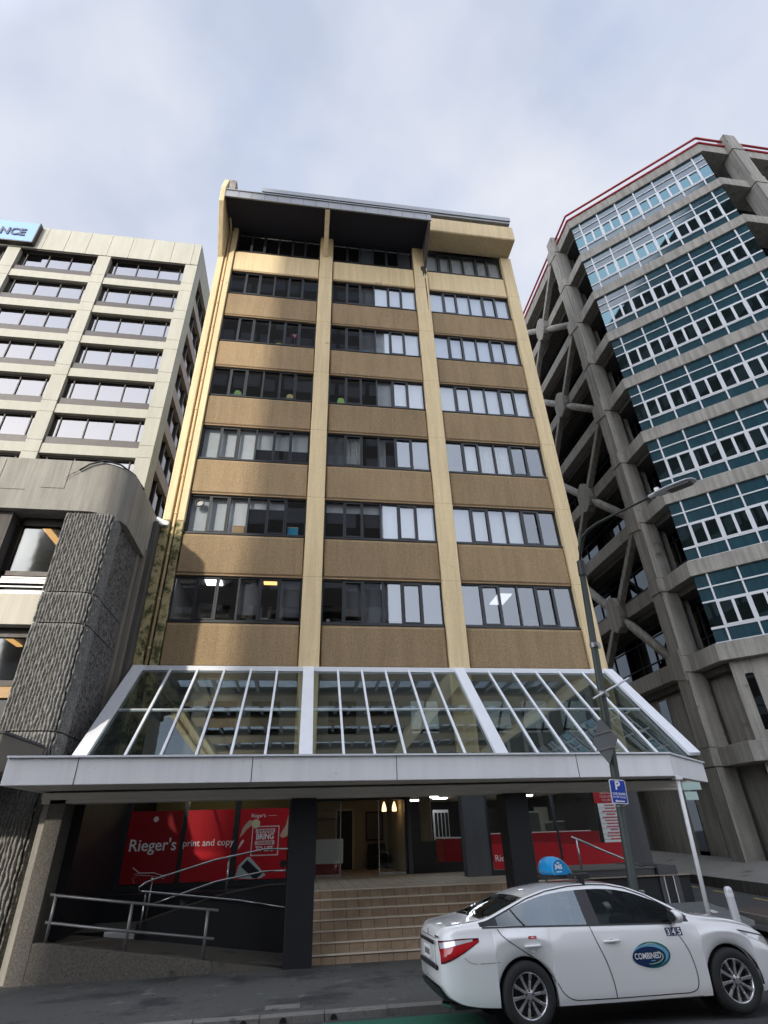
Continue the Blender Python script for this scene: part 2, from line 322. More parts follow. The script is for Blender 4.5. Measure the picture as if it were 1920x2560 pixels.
# o open, b white blind, d grey blind, h half white, q low quarter, c curtain, l lower grey
PAT={(0,6):'oooooo',(1,6):'oodood',(2,6):'bbbbbb',(0,5):'oooooo',(1,5):'oodbbb',(2,5):'bbbbbb',(0,4):'oooooo',(1,4):'oodbbb',(2,4):'bbbbbb',
 (0,3):'oooooo',(1,3):'ooobbb',(2,3):'bbbbbb',(0,2):'bbbhhh',(1,2):'dcoCdd',(2,2):'obccoo',(0,1):'bbbqqo',(1,1):'qqqbbb',(2,1):'bbbboo',
 (0,0):'ooodod',(1,0):'odddoo',(2,0):'oooooo'}
for bi,(x0,x1) in enumerate(BAYS):
    for k in range(7):
        if proto is None: proto=fr.build('window','frame',ob); wi=proto
        else:
            wi=proto.copy(); COL.objects.link(wi); wi.parent=ob; wi.matrix_parent_inverse=proto.matrix_parent_inverse.copy()
        wi.location=(x0,18.32,sill(k)); g=MB(); rnd=random.Random(bi*31+k)
        for i in range(6):
            a=.06+i*pw; b=a+pw; t1=rnd.uniform(-.006,.006); t2=rnd.uniform(-.006,.006)
            g.quad((a,.03+t1,.1),(b,.03-t1,.1),(b,.03-t1+t2,WH-.07),(a,.03+t1+t2,WH-.07))
        g.build('pane','g_main',wi)
        bl=MB(); bd=MB(); cu=MB()
        for i,ch in enumerate(PAT[(bi,k)]):
            a=.09+i*pw; b=a+pw-.06; f={'b':rnd.uniform(.06,.2),'h':.72,'q':1.22,'d':rnd.uniform(.05,.3),'c':0,'C':0,'o':9}[ch]
            if ch in 'bhq':
                yy=.20; zz=.1+f; bl.box(a,b,yy,yy+.006,zz,WH-.04); bl.box(a,b,yy-.01,yy+.016,zz-.03,zz)
            elif ch=='d': bd.box(a,b,.2,.206,.1+f,WH-.04)
            elif ch in 'cC':
                n=26; w=(b-a)*(1 if ch=='c' else .45); pts=[(a+w*j/n,.22+.035*math.sin(j*1.7+k),0) for j in range(n+1)]
                for j in range(n):
                    p,q=pts[j],pts[j+1]; cu.quad((p[0],p[1],.1),(q[0],q[1],.1),(q[0]*1.0+.02,q[1],WH),(p[0]+.02,p[1],WH))
        if bl.v: bl.build('blind','blind',wi)
        if bd.v: bd.build('grey_blind','blind_dk',wi)
        if cu.v: cu.build('curtain','curtain',wi,smooth=True)
        # inner sill
# interior shell of the office floors
it=MB(); it.box(-5.1,10.3,23.0,23.2,3.6,32); it.box(-5.44,-4.95,18.63,23,3.6,32); it.box(10.31,10.68,18.63,23,3.6,32)
for k in range(-1,7):
    it.box(-4.94,10.3,18.63,22.99,sill(k)+2.25,sill(k)+2.75)
    if k>=0:
        it.box(-4.94,10.3,18.63,18.95,sill(k)-.8,sill(k)-.04)
        for xx in (.1,5.25): it.box(xx-.12,xx+.12,18.96,22.99,sill(k)-.64,sill(k)+2.24)
it.build('interior','room',ob)
lt=MB()
for k in range(1):
    for (x,y) in [(-3.6,20.2),(-1.5,21.4),(2.6,20.4),(8.2,21.0)]:
        if (k,x) in ((0,8.2),(0,2.6)): lt.box(x-.3,x+.3,y-.6,y+.6,sill(k)+2.20,sill(k)+2.24)
lt.build('ceiling_light','panel_l',ob)
MB().box(-3.95,-3.35,19.5,20.3,sill(0)+2.20,sill(0)+2.24).build('ceiling_light','cool',ob)
MB().box(-1.75,-1.25,19.3,20.1,sill(0)+2.20,sill(0)+2.24).build('ceiling_light','orange_l',ob)
MB().box(-5.44,10.68,27.3,34,-.3,32.3).build('rear_block','yellow_dirty',ob)
# top: boarded overhang on triangular fins over two bays, boxed parapet over the third, roof behind
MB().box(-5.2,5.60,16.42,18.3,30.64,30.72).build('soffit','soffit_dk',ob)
f=MB(); f.box(-5.22,5.64,16.35,16.42,30.57,31.12); f.box(-5.22,5.66,16.31,16.55,31.12,31.19)
f.build('roof_edge','roofmetal',ob)
for i in range(16):
    pass
jn=MB()
for i in range(17): jn.box(-5.2+i*.66,-5.185+i*.66,16.343,16.351,30.6,31.1)
jn.build('flashing_joint','dk',ob)
MB().prismX([(18.07,28.9),(16.45,30.45),(16.45,30.63),(18.07,30.63)],-.06,.18).build('fin','yellow',ob,bevel=.01)
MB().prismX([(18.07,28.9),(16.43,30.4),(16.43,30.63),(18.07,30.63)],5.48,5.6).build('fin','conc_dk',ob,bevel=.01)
MB().prismX([(18.07,28.0),(16.4,30.2),(16.3,31.3),(16.6,32.5),(17.3,32.6),(18.9,32.6),(18.9,28.0)],-5.47,-5.23).build('fin','yellow',ob,bevel=.02)
MB().prismX([(16.5,31.25),(16.65,32.62),(17.3,32.65),(17.3,31.25)],-5.5,-4.85).build('parapet_block','conc',ob,bevel=.02)
MB().prismX([(18.2,30.72),(17.06,30.72),(17.0,30.78),(17.0,31.92),(18.2,31.92)],5.66,10.62).build('parapet','yellow',ob,bevel=.02)
MB().box(-5.2,10.6,17.5,23.2,31.93,32.4).build('roof_wall','conc_dk',ob)
rf=MB(); rf.box(-3.5,10.6,17.1,24,32.45,32.9); rf.box(-3.55,10.65,17.04,17.1,32.62,32.95); rf.build('roof','roofmetal',ob)
rr=MB()
for z in (33.0,): rr.tube([(-3.4,17.4,z),(3,17.4,z),(10.4,17.4,z)],.03)
for x in (-2.0,4.5,8.3): rr.box(x,x+.35,17.2,17.5,32.9,33.08)
rr.build('roof_rail','galv',ob)
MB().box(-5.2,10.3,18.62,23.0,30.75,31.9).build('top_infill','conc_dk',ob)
st_=MB(); st_.prismY([(5.30,29.0),(5.58,29.0),(5.56,28.75),(5.60,28.5),(5.50,28.2),(5.47,28.45),(5.38,28.1),(5.36,28.55),(5.27,28.7)],18.074,18.079); st_.build('damp_stain','stain',ob)
st_=MB(); st_.prismY([(5.45,28.0),(5.5,28.0),(5.52,26.6),(5.48,25.3),(5.46,26.7)],18.075,18.079); st_.build('damp_stain','stain',ob)
for x0,x1 in ((-.232,.456),(4.905,5.621),(10.071,10.692)):
    m=MB()
    for k in range(7): m.box(x0,x1,18.077,18.2,sill(k)-1.69,sill(k)-1.682)
    m.build('column_joint','brown_edge',ob)
# ------- canopy
can=MB()
FA=[(-5.62,12.30),(8.73,13.05),(9.22,13.52),(11.22,15.32)]
z0,z1=3.12,3.60
for (a,b) in zip(FA,FA[1:]):
    d=Vector((b[0]-a[0],b[1]-a[1])); n=Vector((-d.y,d.x)).normalized()*.12
    can.hexa([(a[0],a[1],z0),(b[0],b[1],z0),(b[0]+n.x,b[1]+n.y,z0),(a[0]+n.x,a[1]+n.y,z0)],[(a[0],a[1],z1),(b[0],b[1],z1),(b[0]+n.x,b[1]+n.y,z1),(a[0]+n.x,a[1]+n.y,z1)])
can.hexa([(-5.62,12.42,z0),(-5.5,12.42,z0),(-5.5,18,z0),(-5.62,18,z0)],[(-5.62,12.42,z1),(-5.5,12.42,z1),(-5.5,18,z1),(-5.62,18,z1)])
canopy=can.build('canopy','fascia',ob,bevel=.012)
cap=MB()
for (a,b) in zip(FA,FA[1:]):
    cap.beam((a[0],a[1]-.01,z1+.02),(b[0],b[1]-.01,z1+.02),.10,.035)
cap.build('fascia_cap','white',canopy)
jt=MB()
for x in (-4.35,-1.0,2.05,6.3):
    y=12.30+.75*(x+5.62)/14.35; jt.box(x,x+.014,y-.004,y+.02,z0,z1)
jt.build('panel_joint','dk',canopy)
MB().prismZ([(-5.5,12.42),(8.68,13.16),(9.15,13.6),(11.05,15.4),(10.95,15.7),(10.4,14.72),(-5.5,14.72)],3.50,3.56).build('deck','greywall',canopy)
so=MB(); so.prismZ([(-5.5,12.42),(8.68,13.16),(9.15,13.6),(11.05,15.4),(10.95,15.6),(9.72,14.3),(9.6,14.04),(-5.5,14.04)],3.14,3.18)
so.prismZ([(-5.5,14.04),(9.7,14.04),(10.34,14.62),(-5.5,14.62)],2.97,3.10); so.box(-5.5,9.7,14.10,14.58,2.90,2.97)
so.box(-5.4,10.7,18.63,27,3.345,3.40); so.box(-5.5,10.34,14.62,14.72,2.97,3.5)
so.build('soffit','soffit',canopy)
# sloping glazing: from the facade (18.1, 6.9) down to the deck
SL=.942
def gz(y,off=0): return 6.88-SL*(18.1-y)+off
YB=14.75
def slopebar(x,w,h,name,mt='white',off=0,yb=YB):
    m=MB(); a=(18.08,gz(18.08,off)); b=(yb,gz(yb,off)); nrm=(-.686*h,.728*h)
    m.hexa([(x-w/2,a[0],a[1]),(x+w/2,a[0],a[1]),(x+w/2,b[0],b[1]),(x-w/2,b[0],b[1])],[(x-w/2,a[0]+nrm[0],a[1]+nrm[1]),(x+w/2,a[0]+nrm[0],a[1]+nrm[1]),(x+w/2,b[0]+nrm[0],b[1]+nrm[1]),(x-w/2,b[0]+nrm[0],b[1]+nrm[1])])
    return m.build(name,mt,canopy,bevel=.006)
BX=[-5.22,.11,5.19,10.62]
for x in BX: slopebar(x,.34,.10,'beam',off=.02)
for i in range(3):
    a=BX[i]+.17; b=BX[i+1]-.17
    for j in range(1,6): slopebar(a+(b-a)*j/6,.065,.05,'glazing_bar',off=.012)
    g=MB()
    for j in range(6):
        xa=a+(b-a)*j/6; xb=a+(b-a)*(j+1)/6; e=random.uniform(-.008,.008)
        for ya,yb in ((18.05,16.45),(16.45,YB)): g.quad((xa,ya,gz(ya)+e),(xb,ya,gz(ya)-e),(xb,yb,gz(yb)-e),(xa,yb,gz(yb)+e))
    g.build('glass_panel','g_canopy',canopy)
    MB().box(a,b,16.42,16.50,gz(16.46)-.09,gz(16.46)-.02).build('transom','white',canopy)
MB().box(-5.39,10.79,17.98,18.07,6.78,6.935).build('head_channel','white',canopy,bevel=.01)
for x in (-5.30,10.70):   # triangular cheek panes closing the ends
    MB().add([(x,18.05,3.62),(x,18.05,gz(18.05)-.03),(x,YB,gz(YB)-.02)],[(0,1,2)]).build('cheek_pane','g_canopy',canopy)
# facade continued behind the canopy glass
for x0,x1 in BAYS:
    MB().box(x0,x1,18.28,18.6,3.345,6.90).build('lower_wall','room',ob)
ce=MB()
for x0,x1 in BAYS:
    for j in range(3): ce.box(x0+.35+j*1.35,x0+1.25+j*1.35,18.27,18.279,4.9,5.9)
ce.build('transom_light','g_left',ob)
# pillars and ground floor
for x0,x1 in ((-.18,.405),(4.85,5.42)):
    MB().box(x0,x1,14.06,14.65,-.25,2.90).build('pillar','dk',ob,bevel=.015)
for x0,x1 in ((-.230,.454),(4.907,5.619),(10.073,10.69)):
    MB().box(x0,x1,18.16,18.6,-.1,3.34).build('ground_column','greywall',ob,bevel=.01)
sidew=MB(); sidew.box(-5.4,-4.78,14.7,18.2,-.3,3.5); sidew.build('side_wall','dk',ob)
# ground-floor glazing left (three lights) with black mullions
g=MB(); g.box(-4.78,-4.66,18.2,18.34,.9,3.34); g.box(-3.22,-3.11,18.2,18.34,.9,3.34); g.box(-1.80,-1.66,18.2,18.34,.9,3.34); g.box(-.27,-.232,18.2,18.34,.9,3.34)
g.box(-4.66,-3.22,18.2,18.34,1.02,1.17); g.box(-3.11,-1.8,18.2,18.34,1.02,1.17); g.box(-1.66,-.27,18.2,18.34,1.02,1.17); g.box(-4.78,-.232,18.22,18.34,.3,1.019)
sf=g.build('shop_window','frame',ob)
MB().quad((-4.7,18.29,1.1),(-.25,18.29,1.1),(-.25,18.29,3.34),(-4.7,18.29,3.34)).build('pane','g_shop',sf)
g=MB(); g.box(5.62,5.70,18.2,18.34,1.0,3.34); g.box(10.0,10.07,18.2,18.34,1.0,3.34); g.box(7.80,7.86,18.2,18.34,1.0,3.34); g.box(5.70,10.0,18.2,18.34,1.0,1.15)
sf=g.build('shop_window','frame',ob)
MB().quad((5.65,18.29,1.1),(10.05,18.29,1.1),(10.05,18.29,3.34),(5.65,18.29,3.34)).build('pane','g_shop',sf)
# entrance doors: sliding glass doors recessed in a lobby, dark second opening
d=MB(); d.box(.46,.62,20.7,20.8,1.02,3.34); d.box(3.56,3.62,20.66,20.8,1.02,3.34); d.box(.62,3.56,20.7,20.8,3.15,3.34)
de=d.build('entrance_door','frame',ob)
MB().box(3.63,3.76,20.6,20.8,1.02,3.34).build('door_post','greywall',ob)
for xa,xb in ((.64,1.42),(2.66,3.54)):
    MB().quad((xa,20.74,1.05),(xb,20.74,1.05),(xb,20.74,3.15),(xa,20.74,3.15)).build('pane','g_shop',de)
    q=MB(); q.box(xb-.03 if xa<1 else xa,xb if xa<1 else xa+.03,20.72,20.76,1.03,3.15); q.box(xa,xb,20.722,20.758,1.03,1.09); q.build('stile','steel',de)
lw=MB(); lw.box(.46,3.6,25,25.1,1,3.4); lw.box(.36,.46,18.6,25,1,3.4); lw.box(3.62,3.74,20.9,25,1,3.4); lw.build('lobby_wall','lobby',ob)
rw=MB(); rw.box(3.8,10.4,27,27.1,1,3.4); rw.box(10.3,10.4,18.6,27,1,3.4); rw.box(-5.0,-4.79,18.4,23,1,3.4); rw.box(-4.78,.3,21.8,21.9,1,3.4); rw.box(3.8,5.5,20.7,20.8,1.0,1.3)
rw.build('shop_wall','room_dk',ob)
MB().box(-4.78,.3,21.7,21.79,2.5,3.35).build('shop_bulkhead','lobby',ob)
li=MB()
for (x,y) in [(4.6,21.6),(5.0,23),(5.6,24),(4.7,25),(6.4,22.5),(8.2,21.3),(9.0,23.5),(7.2,24.5),(6.1,20.0),(9.4,20.2)]: li.box(x-.28,x+.28,y-.08,y+.08,3.30,3.34)
li.box(.9,1.15,21.8,22,3.30,3.34); li.build('downlight','cool',ob)
MB().cyl((-3.05,19.2,3.22),(-2.1,19.2,3.22),.035).build('tube_light','warm',ob)
en=MB(); en.box(-5.0,.39,17.4,23,.3,1.0); en.box(.39,10.3,15.95,27,.3,1.0); en.build('ground_floor_slab','dk',ob)
MB().box(.41,10.3,15.86,27,1.0,1.02).build('landing','stepT',ob)
# lobby furniture
def solo(name,mb,mt,label,cat,group=None,**k): return tag(mb.build(name,mt,None,**k),label,cat,group)
t=thing('reception_counter','small white counter with red base inside the lobby behind the left glass door','counter',(1.0,21.6,1.02))
MB().box(.62,1.55,21.5,21.9,1.35,2.05).build('front','wh',t); MB().box(.66,1.5,21.55,21.9,1.02,1.349).build('base','red_dk',t)
t=thing('lobby_door','dark internal door with pale frame at the back of the lobby','door',(1.9,24.9,1.02))
MB().box(1.55,2.15,24.9,24.96,1.02,3.0).build('leaf','dk',t); fm=MB(); fm.box(1.47,1.549,24.88,24.97,1.02,3.08); fm.box(2.151,2.23,24.88,24.97,1.02,3.08); fm.box(1.549,2.151,24.88,24.97,3.001,3.08); fm.build('frame','conc_lt',t)
t=thing('notice_board','dark framed notice board on the lobby wall right of the internal door','notice board',(3.0,24.9,1.9))
MB().box(2.7,3.4,24.92,24.97,1.95,2.95).build('frame','dk',t); MB().box(2.75,3.35,24.90,24.918,2.0,2.9).build('sheet','room',t)
t=thing('armchair','black armchair standing against the lobby back wall','armchair',(3.0,24.2,1.02))
a=MB(); a.box(2.75,3.4,24.1,24.6,1.15,1.45); a.build('seat','blk',t,bevel=.04); MB().box(2.72,3.43,24.601,24.72,1.15,1.85).build('backrest','blk',t,bevel=.04)
a=MB(); a.box(2.68,2.745,24.1,24.6,1.02,1.62); a.box(3.405,3.47,24.1,24.6,1.02,1.62); a.build('arms','blk',t)
for x,side in ((3.05,'left'),(3.42,'right')):
    t=thing('pendant_lamp','glowing pendant lamp hanging in the lobby, %s of two'%side,'lamp',(x,22,2.8),'lobby pendant lamps')
    MB().lathe([(.0,.30),(.02,.30),(.075,.12),(.08,.0),(.0,.0)],'Z',(x,22,2.85),14).build('shade','pend',t); MB().cyl((x,22,3.15),(x,22,3.36),.008,6).build('cord','blk',t)
t=thing('air_conditioner','pale wall-mounted air conditioner high on the lobby wall','air conditioner',(1.1,24.8,2.6))
MB().box(.7,1.5,24.75,24.97,2.7,2.98).build('housing','lobby',t,bevel=.03); MB().box(.74,1.46,24.74,24.749,2.72,2.76).build('louvre','conc_dk',t)
# shop fittings seen through the right opening
t=thing('shop_curtain','brown folded curtain hanging inside the dark opening right of the glass doors','curtain',(4.3,21.4,1.6))
c=MB(); n=30
for j in range(n):
    x0=4.2+.42*j/n; x1=4.2+.42*(j+1)/n; y0=21.3+.04*math.sin(j*1.3); y1=21.3+.04*math.sin((j+1)*1.3); c.quad((x0,y0,1.9),(x1,y1,1.9),(x1,y1,3.3),(x0,y0,3.3))
c.build('fabric','lobby',t,smooth=True); MB().cyl((4.1,21.3,3.31),(4.7,21.3,3.31),.02,8).build('rod','steel',t)
t=thing('display_counter','red fronted counter with a white top inside the shop right of the entrance','counter',(5.6,22,1.02))
MB().box(5.0,5.62,21.4,22.6,1.02,1.95).build('front','red_dk',t); MB().box(4.98,5.64,21.38,22.62,1.951,1.99).build('top','wh',t)
t=thing('brochure_rack','white brochure rack with printed sheets inside the shop right of the entrance','rack',(5.6,23.5,1.02))
MB().box(5.15,5.75,23.4,23.5,1.9,2.9).build('board','wh',t)
for j in range(4): MB().box(5.2+j*.14,5.3+j*.14,23.37,23.398,2.0,2.8).build('sheet','blk',t)
for i,(x,w,h) in enumerate(((7.0,.5,.9),(7.75,.45,1.1),(8.6,.5,.8))):
    t=thing('shop_printer',['low grey print machine inside the right shop window, nearest the black pillar','tall grey print machine in the middle of the right shop window','small grey print machine inside the right shop window, nearest the directory board'][i],'printer',(x,20,1.02),'print machines inside the right shop window')
    MB().box(x-w/2,x+w/2,19.8,20.4,1.02,1.02+h+.5).build('body','room',t,bevel=.03); MB().box(x-w/2+.04,x+w/2-.04,19.75,20.45,1.53+h,1.57+h).build('lid','wh',t); MB().box(x-w/2+.06,x+w/2-.06,19.78,19.799,1.3+h*.3,1.36+h*.3).build('paper_tray','blk',t)
for i,x in enumerate((6.2,7.5,8.3)):
    t=thing('framed_print',['framed dark print on the shop back wall just right of the grey column','framed print hanging centrally on the shop back wall','framed print on the shop back wall near the directory board'][i],'picture',(x*1.2,24.5,2.2),'framed prints on the shop wall')
    MB().box(x*1.2-.35,x*1.2+.35,24.5,24.53,2.0,3.0).build('frame','blk',t); MB().box(x*1.2-.29,x*1.2+.29,24.48,24.499,2.06,2.94).build('sheet','conc_lt' if i!=0 else 'blk',t)

# ------- window posters (flat vinyl on the glass)
def poster(name,label,x0,x1,z0,z1,mt,y=18.27):
    t=thing(name,label,'window sign',((x0+x1)/2,y,z0)); MB().box(x0,x1,y-.008,y,z0,z1).build('sheet',mt,t); return t
def letters(t,txt,size,x,z,y,mt='wh',bold=0,align='CENTER',sx=1,name='lettering',shear=0):
    m=textmb(txt,size,bold,.002,align,shear,sx); shift(m,x,y,z); return m.build(name,mt,t)
YP=18.185
p=poster('window_poster','dark red window sign reading Rieger\'s in large white letters, left of the ramp rail',-4.65,-3.23,1.18,2.88,'red_dk',YP)
letters(p,"Rieger's",.40,-3.93,1.93,YP-.011,bold=.004)
m=MB(); m.lathe([(0,-.001),(.07,-.001),(.07,.001),(0,.001)],'Y',(-3.95,YP-.011,2.68),20); m.build('emblem','pinkwh',p)
m=MB(); m.tube([(-4.35,YP-.012,1.55),(-4.15,YP-.012,1.42),(-3.8,YP-.012,1.42),(-3.45,YP-.012,1.32)],.012,5); m.tube([(-4.3,YP-.012,1.4),(-4.1,YP-.012,1.43)],.008,5)
m.tube([(-4.25,YP-.012,1.2),(-4.32,YP-.012,1.3),(-4.2,YP-.012,1.38),(-3.9,YP-.012,1.36),(-3.5,YP-.012,1.28)],.006,5); m.build('line_drawing','pinkwh',p)
p=poster('window_poster','red window sign reading print and copy, between the two other left posters',-3.10,-1.81,1.18,2.88,'red',YP)
letters(p,"print and copy",.235,-2.45,2.0,YP-.011)
p=poster('window_poster','red poster with a printed laptop and cup reading BRING YOUR JOB TO LIFE',-1.65,-.275,1.18,2.88,'red',YP)
YQ=YP-.011
letters(p,"Rieger's",.13,-1.13,2.66,YQ,mt='pinkwh',bold=.002); m=MB(); m.box(-.86,-.62,YQ-.001,YQ+.002,2.69,2.70); m.build('tag_line','pinkwh',p)
bx=(-1.28,-.52,1.72,2.44); m=MB()
for a in ((bx[0],bx[1],bx[3]-.025,bx[3]),(bx[0],bx[1],bx[2],bx[2]+.025),(bx[0],bx[0]+.025,bx[2]+.025,bx[3]-.025),(bx[1]-.025,bx[1],bx[2]+.025,bx[3]-.025)): m.box(a[0],a[1],YQ-.001,YQ+.002,a[2],a[3])
m.build('border','pinkwh',p)
m=MB(); m.box(-1.18,-.64,YQ-.001,YQ+.002,2.27,2.37); m.box(-1.18,-.64,YQ-.001,YQ+.002,1.98,2.08); m.build('text_bar','pinkwh',p)
letters(p,"OUR PEOPLE",.095,-.91,2.288,YQ-.004,mt='red_dk',bold=.002,sx=.82); letters(p,"BRING",.2,-.91,2.115,YQ,mt='wh',bold=.006,sx=.86)
letters(p,"YOUR JOB",.095,-.91,1.998,YQ-.004,mt='red_dk',bold=.002,sx=.95); letters(p,"TO LIFE",.165,-.91,1.83,YQ,mt='wh',bold=.004,sx=.86)
def flat(poly,mt,name,y=None):
    m=MB(); m.prismY(poly,(YQ if y is None else y)-.002,(YQ if y is None else y)+.002); return m.build(name,mt,p)
flat([(-1.6,2.22),(-1.55,2.40),(-1.46,2.52),(-1.36,2.60),(-1.30,2.58),(-1.26,2.50),(-1.36,2.42),(-1.44,2.36),(-1.5,2.28),(-1.62,2.16)],'skin','printed_hand')
flat([(-.28,2.70),(-.34,2.45),(-.44,2.30),(-.50,2.18),(-.42,2.13),(-.32,2.17),(-.277,2.2)],'skin','printed_hand')
flat([(-1.62,1.95),(-1.56,2.08),(-1.50,2.13),(-1.48,2.08),(-1.55,1.98),(-1.63,1.88)],'pinkwh','printed_hand')
m=MB(); m.lathe([(0,-.002),(.115,-.002),(.115,.002),(0,.002)],'Y',(-1.19,YQ-.004,2.50),22); m.build('printed_cup','tan',p)
flat([(-1.64,1.22),(-1.58,1.50),(-1.36,1.70),(-1.28,1.70),(-.82,1.27),(-.95,1.2),(-1.2,1.19)],'laptop','printed_laptop')
flat([(-1.5,1.48),(-1.35,1.64),(-.92,1.30),(-1.05,1.2),(-1.15,1.2)],'blk','printed_keyboard',YQ-.005)
m=MB(); m.lathe([(0,-.002),(.09,-.002),(.07,.002),(0,.002)],'Y',(-.36,YQ-.004,1.52),12); m.build('printed_bag','blk',p)
p=poster('window_poster','red low window band with the white word Rieger\'s, right of the entrance',5.71,7.79,1.17,1.80,'red',YP); letters(p,"Rieger's",.225,5.76,1.37,YP-.011,align='LEFT')
m=MB(); m.box(5.71,7.79,YP-.006,YP,1.805,2.05); m.build('upper_film','red_dk',p); m=MB(); m.box(5.71,7.79,YP-.008,YP-.004,2.052,2.075); m.build('edge_strip','pinkwh',p)
p=poster('window_poster','plain red low window band below the directory board, right shop window',7.87,9.99,1.17,1.74,'red',YP)
m=MB(); m.box(7.87,9.15,YP-.006,YP,1.745,2.05); m.build('upper_film','red_dk',p); m=MB(); m.box(7.87,8.9,YP-.008,YP-.004,2.052,2.075); m.build('edge_strip','pinkwh',p)
p=thing('directory_board','tall board with red head and white strips of red text in the right window','sign',(9.6,YP,1.7))
MB().box(9.2,9.98,YP-.02,YP-.01,2.79,3.28).build('head',M['red'],p); MB().box(9.28,9.98,YP-.02,YP-.01,1.74,2.785).build('board','wh',p)
letters(p,"OUR PEOPLE",.10,9.6,3.15,YP-.023,mt='pinkwh',sx=.85); letters(p,"BRING",.12,9.6,3.04,YP-.023,mt='pinkwh'); letters(p,"YOUR JOB",.09,9.6,2.94,YP-.023,mt='pinkwh'); letters(p,"TO LIFE",.09,9.6,2.84,YP-.023,mt='pinkwh')
rq=random.Random(4)
for i in range(12):
    m=MB(); x=9.66-rq.uniform(.12,.30); xe=9.66+(9.66-x)
    while x<xe:
        w=rq.uniform(.02,.055); m.box(x,min(x+w,xe),YP-.0235,YP-.0205,2.705-i*.082,2.745-i*.082); x+=w+.012
    m.build('text_line','red',p)
m=MB()
for i in range(7): m.box(9.28,9.98,YP-.0215,YP-.0205,2.655-i*.141,2.662-i*.141)
m.build('rule_line','greywall',p)

# ------- steps
st=thing('entrance_steps','flight of seven tiled brown steps with pale nosings up to the entrance','steps',(3.6,15,-.1))
RZ=[-.13+(1.02+.13)*(i+1)/7 for i in range(7)]; RY=[14.30+i*.26 for i in range(7)]
for i in range(7):
    MB().box(.407,6.9,RY[i],15.95 if i<6 else 15.852,-.3,RZ[i]-.022).build('riser','stepR',st)
    MB().box(.407,6.9,RY[i]-.025,RY[i]+.06,RZ[i]-.021,RZ[i]+.002).build('nosing','nosing',st,bevel=.005)
    if i<6: MB().box(.407,6.9,RY[i]+.061,RY[i+1]-.0,RZ[i]-.021,RZ[i]).build('tread','stepT',st)
# ------- ramp
rp=thing('access_ramp','dark switchback wheelchair ramp with low textured front wall left of the steps','ramp',(-2.6,15.5,-.1))
m=MB(); m.prismY([(-4.998,-.3),(-4.998,.505),(-4.86,.50),(-1.62,.07),(-1.56,.04),(-1.56,-.3)],14.10,14.26); m.build('front_wall','lowwall',rp,bevel=.012)
m=MB(); m.add([(-5.0,14.26,.46),(-3.45,14.26,.30),(-.0,14.26,-.125),(0.0,15.7,-.125),(-3.45,15.7,.30),(-5.0,15.7,.46)],[(0,1,4,5),(1,2,3,4)])
m.add([(-1.56,14.1,.065),(-.18,14.1,-.125),(-.18,14.27,-.125),(-1.56,14.27,.065)],[(0,1,2,3)])
m.add([(-5.0,15.7,.46),(-3.45,15.7,.46),(-3.45,17.4,.46),(-5.0,17.4,.46)],[(0,1,2,3)]); m.add([(-3.45,15.86,.47),(-.6,15.86,1.09),(.39,15.86,1.09),(.39,17.4,1.09),(-.6,17.4,1.09),(-3.45,17.4,.47)],[(0,1,4,5),(1,2,3,4)])
m.add([(-1.56,14.1,.065),(-.18,14.1,-.125),(-.18,14.1,-.4),(-1.56,14.1,-.4)],[(0,1,2,3)]); m.build('ramp_surface','ramp',rp)
m=MB(); m.prismY([(-3.48,-.3),(-3.48,.56),(-2.46,.84),(-1.56,1.05),(-.68,1.167),(-.15,1.175),(-.15,-.3)],15.70,15.85); m.build('upper_wall','dk',rp,bevel=.01)
m=MB(); m.prismY([(-3.48,.565),(-2.46,.845),(-1.56,1.055),(-.68,1.172),(-.15,1.18),(-.15,1.20),(-.68,1.192),(-1.56,1.075),(-2.46,.865),(-3.48,.585)],15.69,15.86); m.build('kerb_edge','ramp',rp)
MB().box(-5.0,.39,17.36,17.4,.3,1.0).build('back_wall','dk',rp)
MB().box(-5.34,-5.0,14.10,14.7,-.3,3.0).build('end_pier','lowwall',rp,bevel=.01)
def rail(name,label,paths,posts,r,mt,loc,pr=None):
    t=thing(name,label,'handrail',loc)
    for p_ in paths: MB().tube(p_,r,8).build('rail_bar',mt,t,smooth=True)
    for a,b in posts: MB().cyl(a,b,pr or r,8).build('post',mt,t,smooth=True)
    return t
Z=OZ
rail('handrail','dull grey two-bar pipe handrail on the low front wall of the ramp',
 [[(-4.9,14.18,Z-.85),(-3.28,14.18,Z-1.05),(-1.55,14.18,Z-1.245)],[(-4.88,14.18,Z-1.30),(-3.28,14.18,Z-1.51),(-1.58,14.18,Z-1.71)]],
 [((-4.79,14.18,.48),(-4.79,14.18,Z-.84)),((-3.28,14.18,.28),(-3.28,14.18,Z-1.02)),((-1.76,14.18,.08),(-1.76,14.18,Z-1.2))],.028,'galv',(-3.2,14.18,.2),.032)
rail('handrail','bright stainless looped handrail rising along the upper ramp',
 [[(-.21,15.72,Z-.22),(-.79,15.72,Z-.215),(-1.62,15.72,Z-.35),(-1.94,15.72,Z-.40),(-3.2,15.72,Z-.722),(-3.42,15.7,Z-.79),(-3.54,15.66,Z-.87),(-3.52,15.6,Z-.935),(-3.4,15.58,Z-.95),(-1.25,15.58,Z-1.2),(-.22,15.58,Z-1.37)],
  [(-.24,15.72,Z-.66),(-.75,15.72,Z-.667),(-1.84,15.72,Z-.826),(-2.78,15.72,Z-1.086),(-3.3,15.72,Z-1.225)]],
 [((-1.60,15.76,1.04),(-1.60,15.76,Z-.32)),((-3.3,15.76,.58),(-3.3,15.76,Z-.70)),((-3.36,15.6,.3),(-3.36,15.6,Z-.95))],.022,'steel',(-2,15.7,1),.024)
